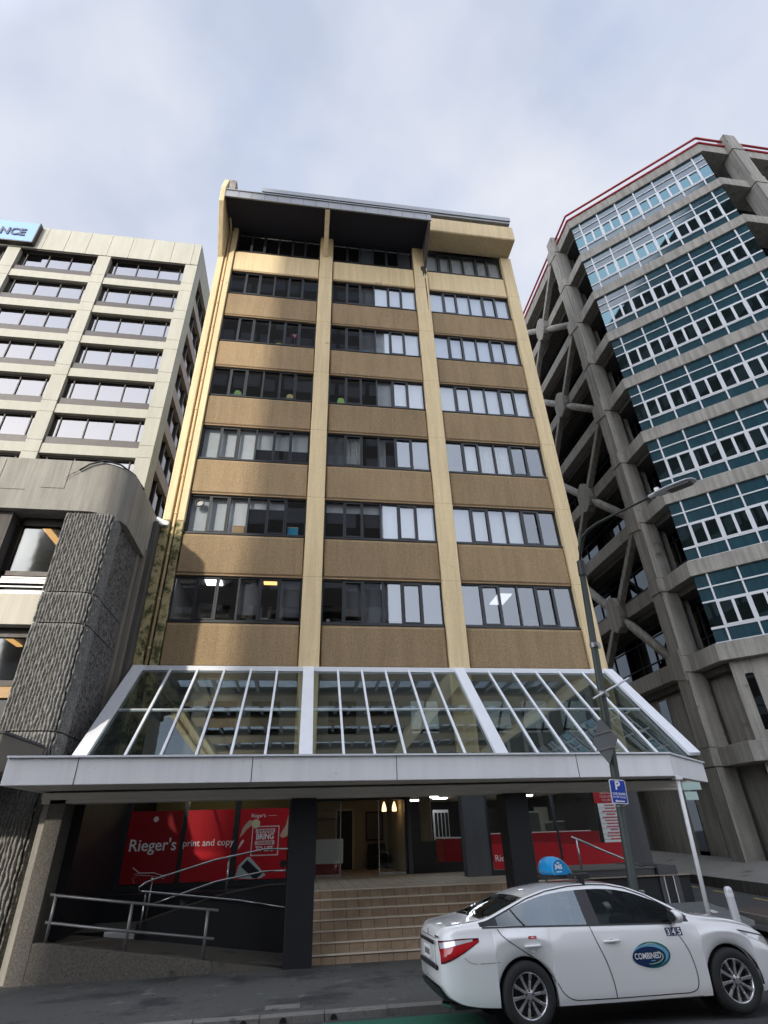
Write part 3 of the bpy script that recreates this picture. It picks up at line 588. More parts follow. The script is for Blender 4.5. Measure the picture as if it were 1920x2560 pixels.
# ------- right-hand plinth, rail, plate, metal ramp
pl=thing('planter_wall','dark low plinth wall right of the steps below the shop window','wall',(7.9,16,-.1))
MB().box(6.2,9.4,16.0,18.15,-.3,1.17).build('wall','greywall',pl,bevel=.01); MB().box(6.2,9.42,15.97,18.15,1.171,1.20).build('coping','room',pl)
bk=MB(); bk.box(9.43,9.98,15.9,18.15,-.3,1.22); bk.build('end_block','greywall',pl,bevel=.01)
t=thing('wall_plate','black upright plate in a thin white frame on the end of the low plinth wall','plate',(9.68,15.88,.6))
MB().box(9.56,9.80,15.885,15.898,.30,1.0).build('panel','blk',t); m=MB(); 
for a in ((9.54,9.56,.28,1.02),(9.80,9.82,.28,1.02),(9.56,9.80,1.0,1.02),(9.56,9.80,.28,.30)): m.box(a[0],a[1],15.875,15.898,a[2],a[3])
m.build('frame','wh',t)
rail('handrail','single sloping steel handrail on the plinth wall right of the steps',[[(7.29,16.1,Z-.18),(8.3,16.1,Z-.59),(9.37,16.1,Z-1.0)]],[((7.42,16.1,1.2),(7.42,16.1,Z-.22)),((9.2,16.1,1.2),(9.2,16.1,Z-.93))],.028,'steel',(8,16.1,1.2))
t=thing('metal_ramp','small tread-plate metal ramp on the footpath beside the plinth end','ramp',(9.9,15,0))
MB().hexa([(9.3,14.2,-.05),(10.5,14.2,-.05),(10.5,15.85,-.05),(9.3,15.85,-.05)],[(9.3,14.2,.20),(10.5,14.2,.20),(10.5,15.85,.42),(9.3,15.85,.42)]).build('plate','chk',t)
MB().hexa([(10.0,14.9,.29),(10.14,14.9,.29),(10.14,15.1,.316),(10.0,15.1,.316)],[(10.0,14.9,.302),(10.14,14.9,.302),(10.14,15.1,.328),(10.0,15.1,.328)]).build('badge','wh',t)
# ------- things on the window sills
def sillthing(name,label,cat,x,k,parts):
    t=thing(name,label,cat,(x,18.6,sill(k)))
    for n,mb,mt in parts: mb.build(n,mt,t)
M['lgreen']=surf('pale_green_fabric',(.42,.62,.30),.8); M['lampg']=emit('glowing_green_shade',(.45,.80,.28),.22); M['lampt']=emit('glowing_beige_shade',(.75,.65,.35),.22); M['yel']=surf('bright_yellow_plastic',(.85,.74,.08),.5); M['cyan']=surf('cyan_plastic',(.02,.38,.62),.5)
M['card']=surf('cardboard',(.55,.37,.19),.85,fine=.1); M['pink']=surf('red_foil',(.45,.02,.12),.3)
def shade(x,k,h,r1,r2): return ('shade',MB().lathe([(r1,.22),(r2,.22+h)],'Z',(x,18.75,sill(k)),18),)
for (x,k,mt,lab,h) in [(-3.55,3,'lampg','pale green lampshade on the left bay window sill, four floors up','.'),(-1.25,3,'lampt','beige lampshade on the left bay window sill, near the first yellow column','.'),(1.05,3,'lampg','pale green lampshade in the first pane of the middle bay','.')]:
    t=thing('table_lamp',lab,'lamp',(x,18.75,sill(k)),'table lamps in the fourth office row')
    MB().lathe([(.21,.16),(.14,.62)],'Z',(x,18.66,sill(k)),18).build('lamp_shade',mt,t,smooth=True); MB().cyl((x,18.58,sill(k)+.0),(x,18.58,sill(k)+.3),.04,10).build('base','wh',t)
sillthing('plastic_tub','bright yellow tub on the left bay window sill, five floors up','tub',-1.95,4,[('tub',MB().lathe([(.0,.0),(.18,.0),(.23,.3),(.2,.3),(.16,.03),(0,.03)],'Z',(-1.95,18.66,sill(4)),18),'yel'),('rim',MB().lathe([(.225,.28),(.25,.28),(.25,.31),(.225,.31)],'Z',(-1.95,18.66,sill(4)),18),'yel')])
t=thing('foil_balloon','small pink and white heart balloon floating behind the fifth-floor left window','balloon',(-1.25,18.7,sill(4)+.6))
m=MB(); 
for q in range(1): m.prismY([(-1.25+.17*math.copysign(abs(math.sin(a))**3,math.sin(a)),sill(4)+1.0+.012*(13*math.cos(a)-5*math.cos(2*a)-2*math.cos(3*a)-math.cos(4*a))) for a in [2*PI*i/24 for i in range(24)]],18.50,18.58)
m.build('balloon','pink',t,bevel=.02); MB().prismY([(-1.33,sill(4)+1.08),(-1.28,sill(4)+1.08),(-1.25,sill(4)+.98),(-1.22,sill(4)+1.08),(-1.17,sill(4)+1.08),(-1.24,sill(4)+.9)],18.485,18.498).build('print','wh',t); MB().cyl((-1.25,18.54,sill(4)),(-1.25,18.54,sill(4)+.86),.004,5).build('string','wh',t)
def crate(name,label,cat,x,k,w,h,mt,mt2='wh'):
    z=sill(k); m=MB().box(x-w/2,x+w/2,18.44,18.61,z+.002,z+h); sillthing(name,label,cat,x,k,[('body',m,mt),('lid',MB().box(x-w/2-.01,x+w/2+.01,18.43,18.62,z+h+.001,z+h+.03),mt2)])
crate('storage_crate','cyan plastic crate on the middle bay window sill, five floors up','crate',2.15,4,.45,.26,'cyan','cyan')
crate('storage_crate','cyan crate on top of papers in the left bay, last pane, second floor up','crate',-.72,1,.40,.48,'cyan','tan')
crate('cardboard_box','brown cardboard box in the left bay third pane, second floor up','box',-2.75,1,.42,.45,'card','card')
crate('paper_stack','white paper stack in the left bay fifth pane, second floor up','paper stack',-1.4,1,.3,.12,'wh')
crate('paper_stack','white folder lying in the left bay first pane, second floor up','folder',-4.2,1,.4,.07,'wh')
crate('cardboard_box','flat brown box in the left bay second pane, third floor up','box',-3.6,2,.5,.18,'card','card')
crate('cardboard_box','reddish brown box in the left bay third pane, third floor up','box',-2.9,2,.45,.14,'card','card')
crate('paper_stack','white paper stack in the left bay third pane, five floors up','paper stack',-2.9,4,.3,.14,'wh')
crate('paper_stack','white cups and papers in the last left-bay pane, five floors up','cups',-.75,4,.45,.09,'wh')
crate('document_tray','white document tray in the last panes of the right bay, third floor up','tray',9.4,2,.7,.12,'card','wh')
crate('desk_phone','small white desk phone on the lowest left bay sill, second pane','phone',-3.75,0,.22,.09,'wh')
crate('desk_phone','white cups on the lowest left bay sill, third pane','cups',-2.9,0,.2,.07,'wh')
crate('storage_box','pale box on the lowest left bay sill, fifth pane, under the orange light','box',-1.5,0,.22,.22,'wh','tan')
crate('desk_ornament','white bottle on the lowest middle bay sill, first pane','bottle',.72,0,.1,.22,'wh')
crate('desk_ornament','small white ornament on the lowest middle bay sill, last pane','ornament',4.35,0,.2,.1,'wh')
crate('desk_ornament','small white bowl on the lowest right bay sill, first pane','bowl',5.95,0,.2,.1,'wh')
crate('monitor','grey monitor on the lowest right bay sill, fourth pane','monitor',8.3,0,.4,.32,'room_dk','room')
t=thing('extractor_fan','round dark extractor fan set in the first window pane of the left bay','fan',(-4.3,18.3,sill(1)+1.3))
MB().lathe([(.13,.0),(.17,.0),(.17,-.05),(.13,-.05)],'Y',(-4.28,18.31,sill(1)+1.32),20,closed=True).build('ring','frame',t); MB().lathe([(0,0),(.128,0),(.128,-.02),(0,-.02)],'Y',(-4.28,18.33,sill(1)+1.32),20).build('grille','galv',t)
# ------------------------------------------------------------------ concrete tower on the right (octagonal corner bay)
U=19.5
def zs(k): return (.0988+.1878*k)*U+OZ          # underside of slab k
AX,AY=.8395*U,U; BXX,BYY=1.1437*U,.7108*U; ST=.70
tw=thing('concrete_tower','tall brutalist concrete tower with teal glass bays, diagonal braces and red roof rail','building',(18,20,.3))
FT=[(AX,45),(AX,AY),(BXX,BYY),(44,BYY),(44,45)]
def inset(d):
    s=d*.4142
    return [(AX+d,45),(AX+d,AY+s),(BXX+s,BYY+d),(44,BYY+d),(44,45)]
slab0=None
for k in range(0,10):
    if k==9:
        MB().prismZ(FT,zs(9),zs(9)+.78).build('roof_slab','conc',tw,bevel=.02); continue
    if slab0 is None:
        slab0=MB().prismZ(FT,zs(0),zs(0)+ST).build('floor_slab','conc',tw,bevel=.02)
    else:
        c=slab0.copy(); COL.objects.link(c); c.parent=tw; c.matrix_parent_inverse=slab0.matrix_parent_inverse.copy(); c.location=(0,0,zs(k)-zs(0))
# recessed dark glazed core with thin mullions
cp=inset(1.5)
MB().prismZ(cp,zs(1)+ST,zs(9)).build('core_glazing','g_dark',tw)
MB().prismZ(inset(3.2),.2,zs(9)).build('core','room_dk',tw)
cm=MB()
for k in range(1,9):
    a,b=zs(k)+ST,zs(k+1)
    for y in [21.5+1.3*i for i in range(14)]: cm.box(AX+1.44,AX+1.49,y,y+.05,a,b)
    for zz in (a+.9,a+2.1): cm.box(AX+1.44,AX+1.49,20.2,45,zz,zz+.05)
    cm.box(AX+1.3,AX+1.6,20,45,b-.5,b)
    for x in [24+1.3*i for i in range(12)]: cm.box(x,x+.05,BYY+1.44,BYY+1.49,a,b)
    cm.box(22.5,44,BYY+1.3,BYY+1.6,b-.5,b)
cm.build('core_mullion','frame',tw)
# beams crossing the soffits
sb=MB()
for k in range(1,10):
    sb.box(AX+.5,AX+1.3,19.9,45,zs(k)-.28,zs(k)); 
sb.build('soffit_beam','conc_dk',tw)
# glass bays: local frame along the chamfer (x = distance from A, y = inwards)
dv=Vector((BXX-AX,BYY-AY,0)); DL=dv.length; ang=math.atan2(dv.y,dv.x)
GH=zs(2)-(zs(1)+ST)    # clear height
x0,x1=.01*DL,.985*DL; md=[(.074+.1408*i)*DL for i in range(7)]
zt=[0,.62,1.74,2.36,GH]
fr=MB(); w=.035
for m in md: fr.box(m-w,m+w,-.05,.06,-.02,GH)
for z,h in ((zt[3],.03),(zt[2],.035),(zt[1],.05)): fr.box(x0,x1,-.045,.05,z-h,z+h)
fr.box(x0,x1,-.045,.05,-.03,.04)
for i in range(6):
    a,b=md[i],md[i+1]; c=(a+b)/2
    fr.box(c-.055,c+.055,-.06,.04,zt[1],zt[2]); fr.box(a+w,a+w+.05,-.06,.04,zt[1],zt[2]); fr.box(b-w-.05,b-w,-.06,.04,zt[1],zt[2])
    for (p,q) in ((a+w+.05,c-.055),(c+.055,b-w-.05)): fr.box(p,q,-.058,.03,zt[1]+.04,zt[1]+.09); fr.box(p,q,-.058,.03,zt[2]-.09,zt[2]-.04)
bay0=None
for k in range(1,9):
    if bay0 is None: bay0=fr.build('window_bay','tower_frame',tw); b=bay0
    else: b=bay0.copy(); COL.objects.link(b); b.parent=tw; b.matrix_parent_inverse=bay0.matrix_parent_inverse.copy()
    b.location=(AX+.12*.689,AY+.12*.725,zs(k)+ST); b.rotation_euler=(0,0,ang)
    g=MB(); gs=MB(); gl=MB(); rnd=random.Random(k); xs=[x0]+md+[x1]
    for i in range(8):
        a,c=xs[i],xs[i+1]
        for j in range(4):
            zz=[0,zt[1],zt[2],zt[3],GH]; t=rnd.uniform(-.006,.006); u=rnd.uniform(-.005,.005)
            cols=[(a,c)] if (j!=1 or i in (0,7)) else [(a,(a+c)/2),((a+c)/2,c)]
            for p,q in cols:
                t=rnd.uniform(-.003,.003); (gl if j==0 else g if j==1 else gs).quad((p,t,zz[j]),(q,-t,zz[j]),(q,-t+u,zz[j+1]),(p,t+u,zz[j+1]))
    g.quad((x0,0,0),(x0,1.5,0),(x0,1.5,GH),(x0,0,GH)); g.quad((x1,0,0),(x1,1.5,0),(x1,1.5,GH),(x1,0,GH))
    g.build('glass','g_tower',b); gs.build('upper_spandrel','g_span',b); gl.build('lower_spandrel','g_span',b)
    bl=MB(); bl.box(x0+.1,x1-.1,1.2,1.25,0,GH); bl.build('inner_wall','room',b)
    cl=MB()
    for i in range(7):
        if rnd.random()<.45: cl.box(x0+.6+i*1.1,x0+1.1+i*1.1,.5,.75,GH-.1,GH-.06)
    if cl.v: cl.build('ceiling_light','panel_l',b)
# lower two levels: pale panels with tall slots
for k,(a,b) in enumerate(((zs(0)+ST,zs(1)),(.2,zs(0)))):
    m=MB(); off=.35; xx=.25
    def P(x,y): 
        e=dv.normalized(); n=Vector((.689,.725,0)); v=Vector((AX,AY,0))+e*x+n*y; return (v.x,v.y)
    edges=[xx]; sl=[]
    while edges[-1]<DL-.4:
        e0=edges[-1]; wd=.40 if len(edges)==1 else 1.15; edges.append(e0+wd); sl.append((e0+wd,e0+wd+.3)); edges.append(e0+wd+.3)
    for i in range(0,len(edges)-1,2):
        m.prismZ([P(edges[i],off),P(edges[i+1],off),P(edges[i+1],off+.3),P(edges[i],off+.3)],a,b)
    for p,q in sl:
        m.prismZ([P(p,off),P(q,off),P(q,off+.3),P(p,off+.3)],b-.55,b); m.prismZ([P(p,off),P(q,off),P(q,off+.3),P(p,off+.3)],a,a+.35)
    m.prismZ([P(xx,off+.3),P(xx+.25,off+.3),P(xx+.25,off+3),P(xx,off+3)],a,b)
    m.box(AX+.9,AX+1.2,20.6,45,a,b); m.prismZ([P(xx+.25,off+1.3),P(xx+.25,off+1.6),(AX+1.2,20.6),(AX+.9,20.6)],a,b)
    m.build('panel_wall','conc',tw,bevel=.015)
    g=MB()
    for p,q in sl: g.prismZ([P(p,off+.2),P(q,off+.2),P(q,off+.24),P(p,off+.24)],a+.35,b-.55)
    g.box(AX+.86,AX+.89,23,23.6,a+.4,b-.4); g.box(AX+.86,AX+.89,24.8,25.4,a+.4,b-.4)
    g.build('slot_window','g_dark',tw)
# columns, stacked from jointed lengths
def column(cx0,cx1,cy0,cy1,name='column'):
    m=MB(); zb=.78
    levels=[.78,zs(0)-1.55]+sum([[zs(k)-.02,zs(k)+ST+.02] for k in range(0,10)],[])
    levels=sorted(set([.78]+sum([[zs(k),zs(k)+ST] for k in range(10)],[])+[zs(9)+1.75]))
    for a,b in zip(levels,levels[1:]):
        g=0 if (b-a)<1 else .03
        c=.05
        m.prismZ([(cx0+g,cy0+c+g),(cx0+c+g,cy0+g),(cx1-g,cy0+g),(cx1-g,cy1-g),(cx0+g,cy1-g)],a+.012,b-.012)
    c=m.build(name,'conc',tw,bevel=.02)
    MB().box(cx0+.04,cx1-.04,cy0+.05,cy1-.04,.78,zs(9)+1.7).build('column_core','dk',c)
    return c
c1=(.8215*U,.870*U,1.088*U,1.128*U)
column(*c1)
column(1.232*U,1.275*U,.6925*U,.742*U)
# corbel-shaped second layer at each level on the street face
m=MB()
for k in range(0,10):
    z=zs(k); x=c1[0]
    if k%2==1: m.hexa([(x-.02,c1[2]+.05,z-.35),(x-.02,c1[3]+.28,z-.1),(x-.02,c1[3]+.28,z+ST+.1),(x-.02,c1[2]+.05,z+ST+.3)],[(x+.3,c1[2]+.05,z-.35),(x+.3,c1[3]+.28,z-.1),(x+.3,c1[3]+.28,z+ST+.1),(x+.3,c1[2]+.05,z+ST+.3)])
    m.prismZ([(c1[1]-.05,c1[2]+.3),(c1[1]+.55,c1[2]+.3),(c1[1]+.55,c1[3]+.2),(c1[1]-.05,c1[3]+.2)],z+ST,z+ST+2.9 if k<9 else z+ST+.3)
m.build('column_corbel','conc',tw,bevel=.015)
# node plates and braces on the west face
NY=1.297*U; XB=.84*U-.14
for k in (2,4,6,8):
    zc=zs(k)+ST/2; r=.98; ry=.62
    poly=[(NY+ry*math.sin(t)*(1 if abs(math.sin(t))>.1 else 1),zc+r*math.cos(t)) for t in [R(0),R(40),R(75),R(105),R(140),R(180),R(220),R(255),R(285),R(320)]]
    MB().prismX(poly,XB-.30,XB+.2).build('node_plate','conc',tw,bevel=.02)
    YC=1.11*U; YF=1.48*U
    for dy,yy in ((-1,YC),(1,YF)):
        for dz in (-1,1):
            zz=zs(k+dz)+ST/2; a=Vector((XB,NY,zc)); b=Vector((XB,yy,zz)); d=(b-a).normalized()
            m=MB()
            p=a+d*.95; q=b-d*.45
            if (dz<0 and dy<0) or (dz>0 and dy>0): m.tube([a+d*.6,p,p+d*.3,q],[.1,.17,.22,.22],12); m.build('round_brace','conc',tw,smooth=True)
            else: m.beam(a+d*.5,b-d*.3,.28,.34,(1,0,0)); m.build('flat_brace','conc',tw,bevel=.02)
MB().box(.8215*U,.87*U,1.475*U,1.515*U,.6,zs(9)+1.7).build('column','conc',tw,bevel=.02)
# red rails round the roof
def railpath(off,z,a,b):
    return a,b
rl=MB(); r2=MB()
e=.03
for z in (zs(9)+.86,zs(9)+1.42):
    o=.02
    for p,q in (((AX-o,44,z),(AX-o,1.13*U,z)),((AX-o,1.087*U,z),(AX-o,AY,z)),((AX-o,AY,z),(BXX,BYY-o,z)),((BXX,BYY-o,z),(1.232*U,BYY-o,z)),((1.276*U,BYY-o,z),(43,BYY-o,z))):
        rl.cyl(p,q,.075,8)
rl.build('roof_rail','rail_red',tw,smooth=True)
MB().prismZ(inset(.25),zs(9)+.78,zs(9)+.86).build('roof_deck','conc_dk',tw)
pl=thing('plinth','stained sloping concrete plinth with dark kerb wall around the concrete tower','plinth',(15,22,.3))
m=MB(); m.add([(14.2,16.6,.5),(17.8,13.4,.45),(44,12.4,.4),(44,13.9,.95),(22,13.9,.95),(AX+.1,19.4,.92),(AX+.1,45,1.6),(14.2,45,1.5),(14.2,22.5,.60)],[(0,1,4,5),(1,2,3,4),(0,5,8),(8,5,6,7)])
m.build('slope','plinth',pl); m=MB()
m.hexa([(14.2,16.6,0),(14.2,22.5,0.1),(14.35,22.5,.1),(14.35,16.6,0)],[(14.2,16.6,.502),(14.2,22.5,.602),(14.35,22.5,.605),(14.35,16.6,.505)])
m.hexa([(14.2,22.5,0),(14.2,45,.4),(14.35,45,.4),(14.35,22.5,0)],[(14.2,22.5,.602),(14.2,45,1.5),(14.35,45,1.5),(14.35,22.5,.605)])
m.hexa([(14.2,16.6,-.2),(17.8,13.4,-.2),(17.9,13.55,-.2),(14.3,16.75,-.2)],[(14.2,16.6,.502),(17.8,13.4,.452),(17.9,13.55,.455),(14.3,16.75,.505)])
m.hexa([(17.8,13.4,-.2),(44,12.4,-.2),(44,12.55,-.2),(17.8,13.55,-.2)],[(17.8,13.4,.452),(44,12.4,.402),(44,12.55,.405),(17.8,13.55,.455)])
m.build('kerb_wall','conc_dk',pl)
# ------------------------------------------------------------------ beige grid tower, far left
YL=31.0; bt=thing('grid_tower','pale beige precast office tower with grey window strips and a blue roof sign','building',(-20,31,0))
H=3.45; heads=[1.3822*31+OZ-H*i for i in range(12)]; XR=-10.88
bayx=[(-11.86-7.1*i-6.1,-11.86-7.1*i) for i in range(4)]
top=1.4771*31+OZ; pb=heads[0]+.05
# parapet panels
pxs=[XR-.6]+[XR-.6-1.72*i for i in range(1,16)]; last=XR
for x in pxs:
    MB().box(x+.012,last-.012,YL,YL+.3,pb,top).build('parapet_panel','beige',bt,bevel=.008); last=x
ys=YL
while ys<40:
    MB().box(XR-.3,XR,ys+.32 if ys==YL else ys+.012,ys+1.7,pb,top).build('parapet_panel','beige',bt,bevel=.008); ys+=1.72
pil=[(-11.86,XR)]+[(-11.86-7.1*i-7.1,-11.86-7.1*i-6.1) for i in range(4)]
for i,(a,b) in enumerate(pil):
    m=MB()
    for h in heads:
        m.box(a,b,YL+.02,YL+.7,h-2.45+.012,h-.012+.0); m.box(a,b,YL+.02,YL+.7,h-3.45+.012,h-2.45-.012)
    if i==0:
        m.box(XR-.7,XR-.0,YL+.71,YL+1.3,heads[-1]-3,pb)
    m.build('pilaster','beige',bt,bevel=.006)
MB().box(-40,XR-.1,YL+.1,YL+.65,top-3,top-.1).build('parapet_backing','frame_br',bt)
sp0=None; w0=None
for i,(a,b) in enumerate(bayx[:3]):
    for h in heads:
        loc=(a,YL,h)
        if sp0 is None:
            sp0=MB().box(0,6.1,.10,.6,-3.45,-2.66).build('spandrel','beige',bt,bevel=.01); s=sp0
            f=MB(); f.box(0,6.1,.16,.6,-2.66,-2.06); f.box(0,6.1,.36,.46,-2.06,-1.96); f.box(0,6.1,.4,.6,-.14,.0)
            for x in (.0,.42,2.15,3.9,5.62,6.02): f.box(x,x+.07,.42,.55,-1.96,-.14)
            w0=f.build('window','frame_br',bt); w=w0
            g=MB().quad((0,.5,-1.96),(6.1,.5,-1.96),(6.1,.5,-.1),(0,.5,-.1)); g0=g.build('pane','g_beige',w0)
        else:
            s=sp0.copy(); w=w0.copy(); g=g0.copy()
            for o,p in ((s,bt),(w,bt)): COL.objects.link(o); o.parent=p; o.matrix_parent_inverse=sp0.matrix_parent_inverse.copy()
            COL.objects.link(g); g.parent=w
        rq=random.Random(int(h*97)+i)
        if rq.random()<.55:
            j=rq.choice((0,1,2)); xa=(.49,2.22,3.97)[j]; xb=(2.15,3.9,5.62)[j]; MB().box(xa,xb,.62,.64,-1.96+rq.choice((0,.5,1.0)),-.14).build('blind',rq.choice(('blind','blind_dk','conc_lt')),w)
        s.location=loc; w.location=loc
# side face strips
M['beige_side']=surf('shade_tinted_side_panel',(.36,.30,.26),.85,var=.12,vs=.5,streak=.15,ss=1)  # beige panel with the side's shade and reflected tint painted into its colour
m=MB(); g=MB(); fr=MB()
for h in heads:
    m.box(XR-.55,XR-.04,YL+1.3,40,h-3.45,h-2.45)
    g.quad((XR-.35,YL+1.4,h-2.45),(XR-.35,YL+8.9,h-2.45),(XR-.35,YL+8.9,h),(XR-.35,YL+1.4,h))
    for y in (1.32,2.8,4.6,6.4,8.2): fr.box(XR-.4,XR-.2,YL+y,YL+y+.16,h-2.45,h)
    fr.box(XR-.4,XR-.1,YL+1.3,40,h-2.45,h-2.25)
m.build('side_spandrel','beige_side',bt,bevel=.01); g.build('side_glazing','g_beige',bt); fr.build('side_frame','frame_br',bt)
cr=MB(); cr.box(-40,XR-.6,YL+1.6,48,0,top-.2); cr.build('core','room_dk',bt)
sg=thing('roof_sign','pale blue rooftop sign panel with dark stencil letters, at the left edge','sign',(-31,30.8,45.4))
MB().box(-40,-24.2,30.62,30.97,1.3931*31+OZ,1.4745*31+OZ).build('panel','skyblue',sg); MB().box(-40.05,-24.12,30.58,30.98,1.3931*31+OZ-.14,1.3931*31+OZ-.01).build('lower_frame','frame_br',sg)
MB().box(-24.19,-24.1,30.58,30.98,1.3931*31+OZ,1.4745*31+OZ).build('side_frame','frame_br',sg)
l=textmb('ANCE',1.22,.035,.03,'RIGHT',0,.82); shift(l,-24.95,30.58,44.15+OZ-.25); l.build('lettering','navy',sg)
# ------------------------------------------------------------------ ribbed concrete building, near left
cb=thing('ribbed_concrete_building','low concrete building with wavy ribbed pier, plain curved top band and dark windows','building',(-8,14.6,-.1))
XC=-5.62; YF=14.65; rc=1.0
def cornerpath(x_left,xr,yf,r,yback,n=10):
    pts=[(x_left,yf),(xr-r,yf)]
    for i in range(1,n): t=PI/2*i/n; pts.append((xr-r+r*math.sin(t),yf+r-r*math.cos(t)))
    return pts+[(xr,yf+r),(xr,yback)]
bp=cornerpath(-16,XC,YF-.10,rc,18.5,14)
zb0,zb1=8.36+OZ,10.12+OZ
m=MB(); inner=[(x,y) for x,y in bp]
m.hexa([(x,y,zb0) for x,y in inner]+[(-16,18.5,zb0)],[(x,y,zb1) for x,y in inner]+[(-16,18.5,zb1)])
m.build('top_band','band',cb,autos=35)
jb=MB()
for (x,z0_,z1_) in ((-9.2,9.0,10.05),(-7.35,9.1,10.1)): jb.box(x,x+.012,YF-.108,YF-.101,z0_+OZ,z1_+OZ)
for (a,b,z_) in ((-9.2,-8.4,9.0),(-8.0,-7.35,9.1)): jb.box(a,b,YF-.108,YF-.101,z_+OZ,z_+OZ+.012)
jb.build('panel_joint','conc_dk',cb)
t=[( -7.05,14.5,9.75+OZ),(-6.8,14.48,9.98+OZ),(-6.4,14.5,10.15+OZ),(-6.0,14.7,10.16+OZ),(-5.7,15.2,10.14+OZ),(-5.6,16.0,10.12+OZ)]
cbx=tag(MB().tube(t,.028,6).build('cable_bundle','blk',smooth=True),'black frayed cable draped over the curved top edge of the grey concrete band','cable')
for q in range(4): MB().tube([(-7.05,14.5,9.75+OZ),(-7.15-.06*q,14.5,9.66-.05*q+OZ),(-7.22-.05*q,14.5,9.66-.09*q+OZ)],.007,4).build('strand','blk',cbx)
# ribbed pier as real relief
def ribbed(x0,x1,zs_,rnd):
    per=.074; pts=[]; r=.32
    path=cornerpath(x0,x1,YF,r,15.35,8); L_=[0]
    for a,b in zip(path,path[1:]): L_.append(L_[-1]+math.hypot(b[0]-a[0],b[1]-a[1]))
    tot=L_[-1]; n=int(tot/per*6)
    def at(s):
        for i in range(len(path)-1):
            if s<=L_[i+1]+1e-9:
                f=(s-L_[i])/(L_[i+1]-L_[i]); a,b=path[i],path[i+1]; tx,ty=(b[0]-a[0]),(b[1]-a[1]); l=math.hypot(tx,ty)
                return a[0]+tx*f,a[1]+ty*f,ty/l,-tx/l
    base=[at(tot*i/n) for i in range(n+1)]
    for (z0_,z1_) in zs_:
        nz=int((z1_-z0_)/.045); m=MB()
        for j in range(nz+1):
            z=z0_+(z1_-z0_)*j/nz
            for i in range(n+1):
                s=tot*i/n; x,y,nx,ny=base[i]
                rid=int(s/per); wob=.010*math.sin(z*9.5)*math.sin(s*21)+.009*math.sin(z*14.5+1.3)*math.cos(s*16+2)+.004*math.sin(z*27+2)*math.sin(s*39+1)
                ph=(s+wob)/per*PI; d=abs(math.sin(ph)); rk=int((s+wob)/per); d=.075*(d**1.3)*(.74+.16*math.sin(z*15+rk*2.6)+.10*math.sin(z*41+rk*5.1))
                if s>1.75: d*=max(0,1-(s-1.75)/.3)
                e=min(j,nz-j); d*=min(1,.5+e*.25)
                m.v.append((x+nx*d,y+ny*d,z))
        w=n+1
        for j in range(nz):
            for i in range(n): m.f.append((j*w+i,j*w+i+1,(j+1)*w+i+1,(j+1)*w+i))
        m.build('ribbed_pier','rib',cb,smooth=True)
ribbed(-7.10,-5.80,[(.0+OZ-2.4,2.33+OZ),(2.36+OZ,4.99+OZ),(5.02+OZ,5.86+OZ),(5.89+OZ,8.36+OZ)],0)
m=MB(); m.box(-7.1,-5.84,YF+.10,18.5,-.4,zb0); m.build('pier_core','dk',cb)
m=MB()
for (z0_,z1_) in ((-.3,2.33+OZ),(2.36+OZ,4.99+OZ),(5.02+OZ,5.86+OZ),(5.89+OZ,8.36+OZ)): m.box(-5.83,-5.79,15.3,17.2,z0_,z1_)
m.build('stippled_side','stipple',cb)
MB().box(-5.83,-5.74,17.21,18.06,-.3,zb0+.0).build('side_margin','pier',cb,bevel=.01)
MB().box(-5.73,-5.60,17.5,18.06,-.3,zb0+.3).build('side_pilaster','pier',cb,bevel=.01)
MB().box(-5.60,-5.46,17.7,18.3,3.6,12.0).build('gutter_strip','conc_dk',cb)
MB().box(-5.50,-5.37,14.22,15.29,-.3,3.1).build('edge_strip','band',cb,bevel=.01)
# flashing where the old building meets the yellow wall
tag(MB().hexa([(-5.6,17.9,12.0),(-5.2,17.95,12.0),(-5.2,18.06,12.0),(-5.6,18.06,12.0)],[(-5.6,17.9,12.3),(-5.15,17.95,12.12),(-5.15,18.06,12.12),(-5.6,18.06,12.3)]).build('flashing','wh'),'torn white flashing where the low grey roof meets the yellow pilaster','flashing')
m=MB(); m.box(-16,-7.1,YF+.15,YF+.45,5.05+OZ-.05,5.86+OZ); m.build('spandrel','conc_lt',cb,bevel=.01)
m=MB(); m.box(-16,-8.4-.18,YF+.1,YF+.6,5.87+OZ,8.36+OZ); m.box(-16,-8.75,YF+.1,YF+.6,2.4+OZ,4.99+OZ); m.box(-16,-7.1,YF+.2,18,-.3,2.3+OZ); m.build('side_wall','conc_dk',cb)
for (za,zb_) in ((6.62,8.1),(3.62,4.75)):
    m=MB(); m.box(-8.57,-8.42,YF+.45,YF+.6,za+OZ,zb_+OZ); m.box(-8.42,-7.1,YF+.45,YF+.6,zb_+OZ,zb_+.28+OZ); m.box(-8.42,-7.1,YF+.4,YF+.6,za-.14+OZ,za+OZ); w=m.build('window','frame_br',cb)
    MB().quad((-8.42,YF+.52,za+OZ),(-7.1,YF+.52,za+OZ),(-7.1,YF+.52,zb_+OZ),(-8.42,YF+.52,zb_+OZ)).build('pane','g_left',w)
m=MB(); 
for z_,h,y in ((6.38,.05,.35),(6.22,.12,.3),(6.08,.04,.25),(5.92,.1,.32)): m.box(-16,-7.1,YF+y,YF+y+.08,z_+OZ,z_+h+OZ)
m.build('sill_rail','galv',cb); MB().box(-16,-7.1,YF+.61,YF+.8,2.4+OZ,8.36+OZ).build('backing','room_dk',cb) if False else None
MB().box(-16,-7.1,YF+.5,YF+.6,5.87+OZ,6.47+OZ).build('louvre_box','frame',cb)
MB().box(-16,-7.1,YF+.42,YF+.6,3.2+OZ,3.47+OZ).build('orange_sill','card',cb); MB().box(-16,-7.1,YF+.5,YF+.6,2.35+OZ,3.19+OZ).build('lower_panel','frame',cb)  # sill band in a flat orange-brown colour, dark panel below
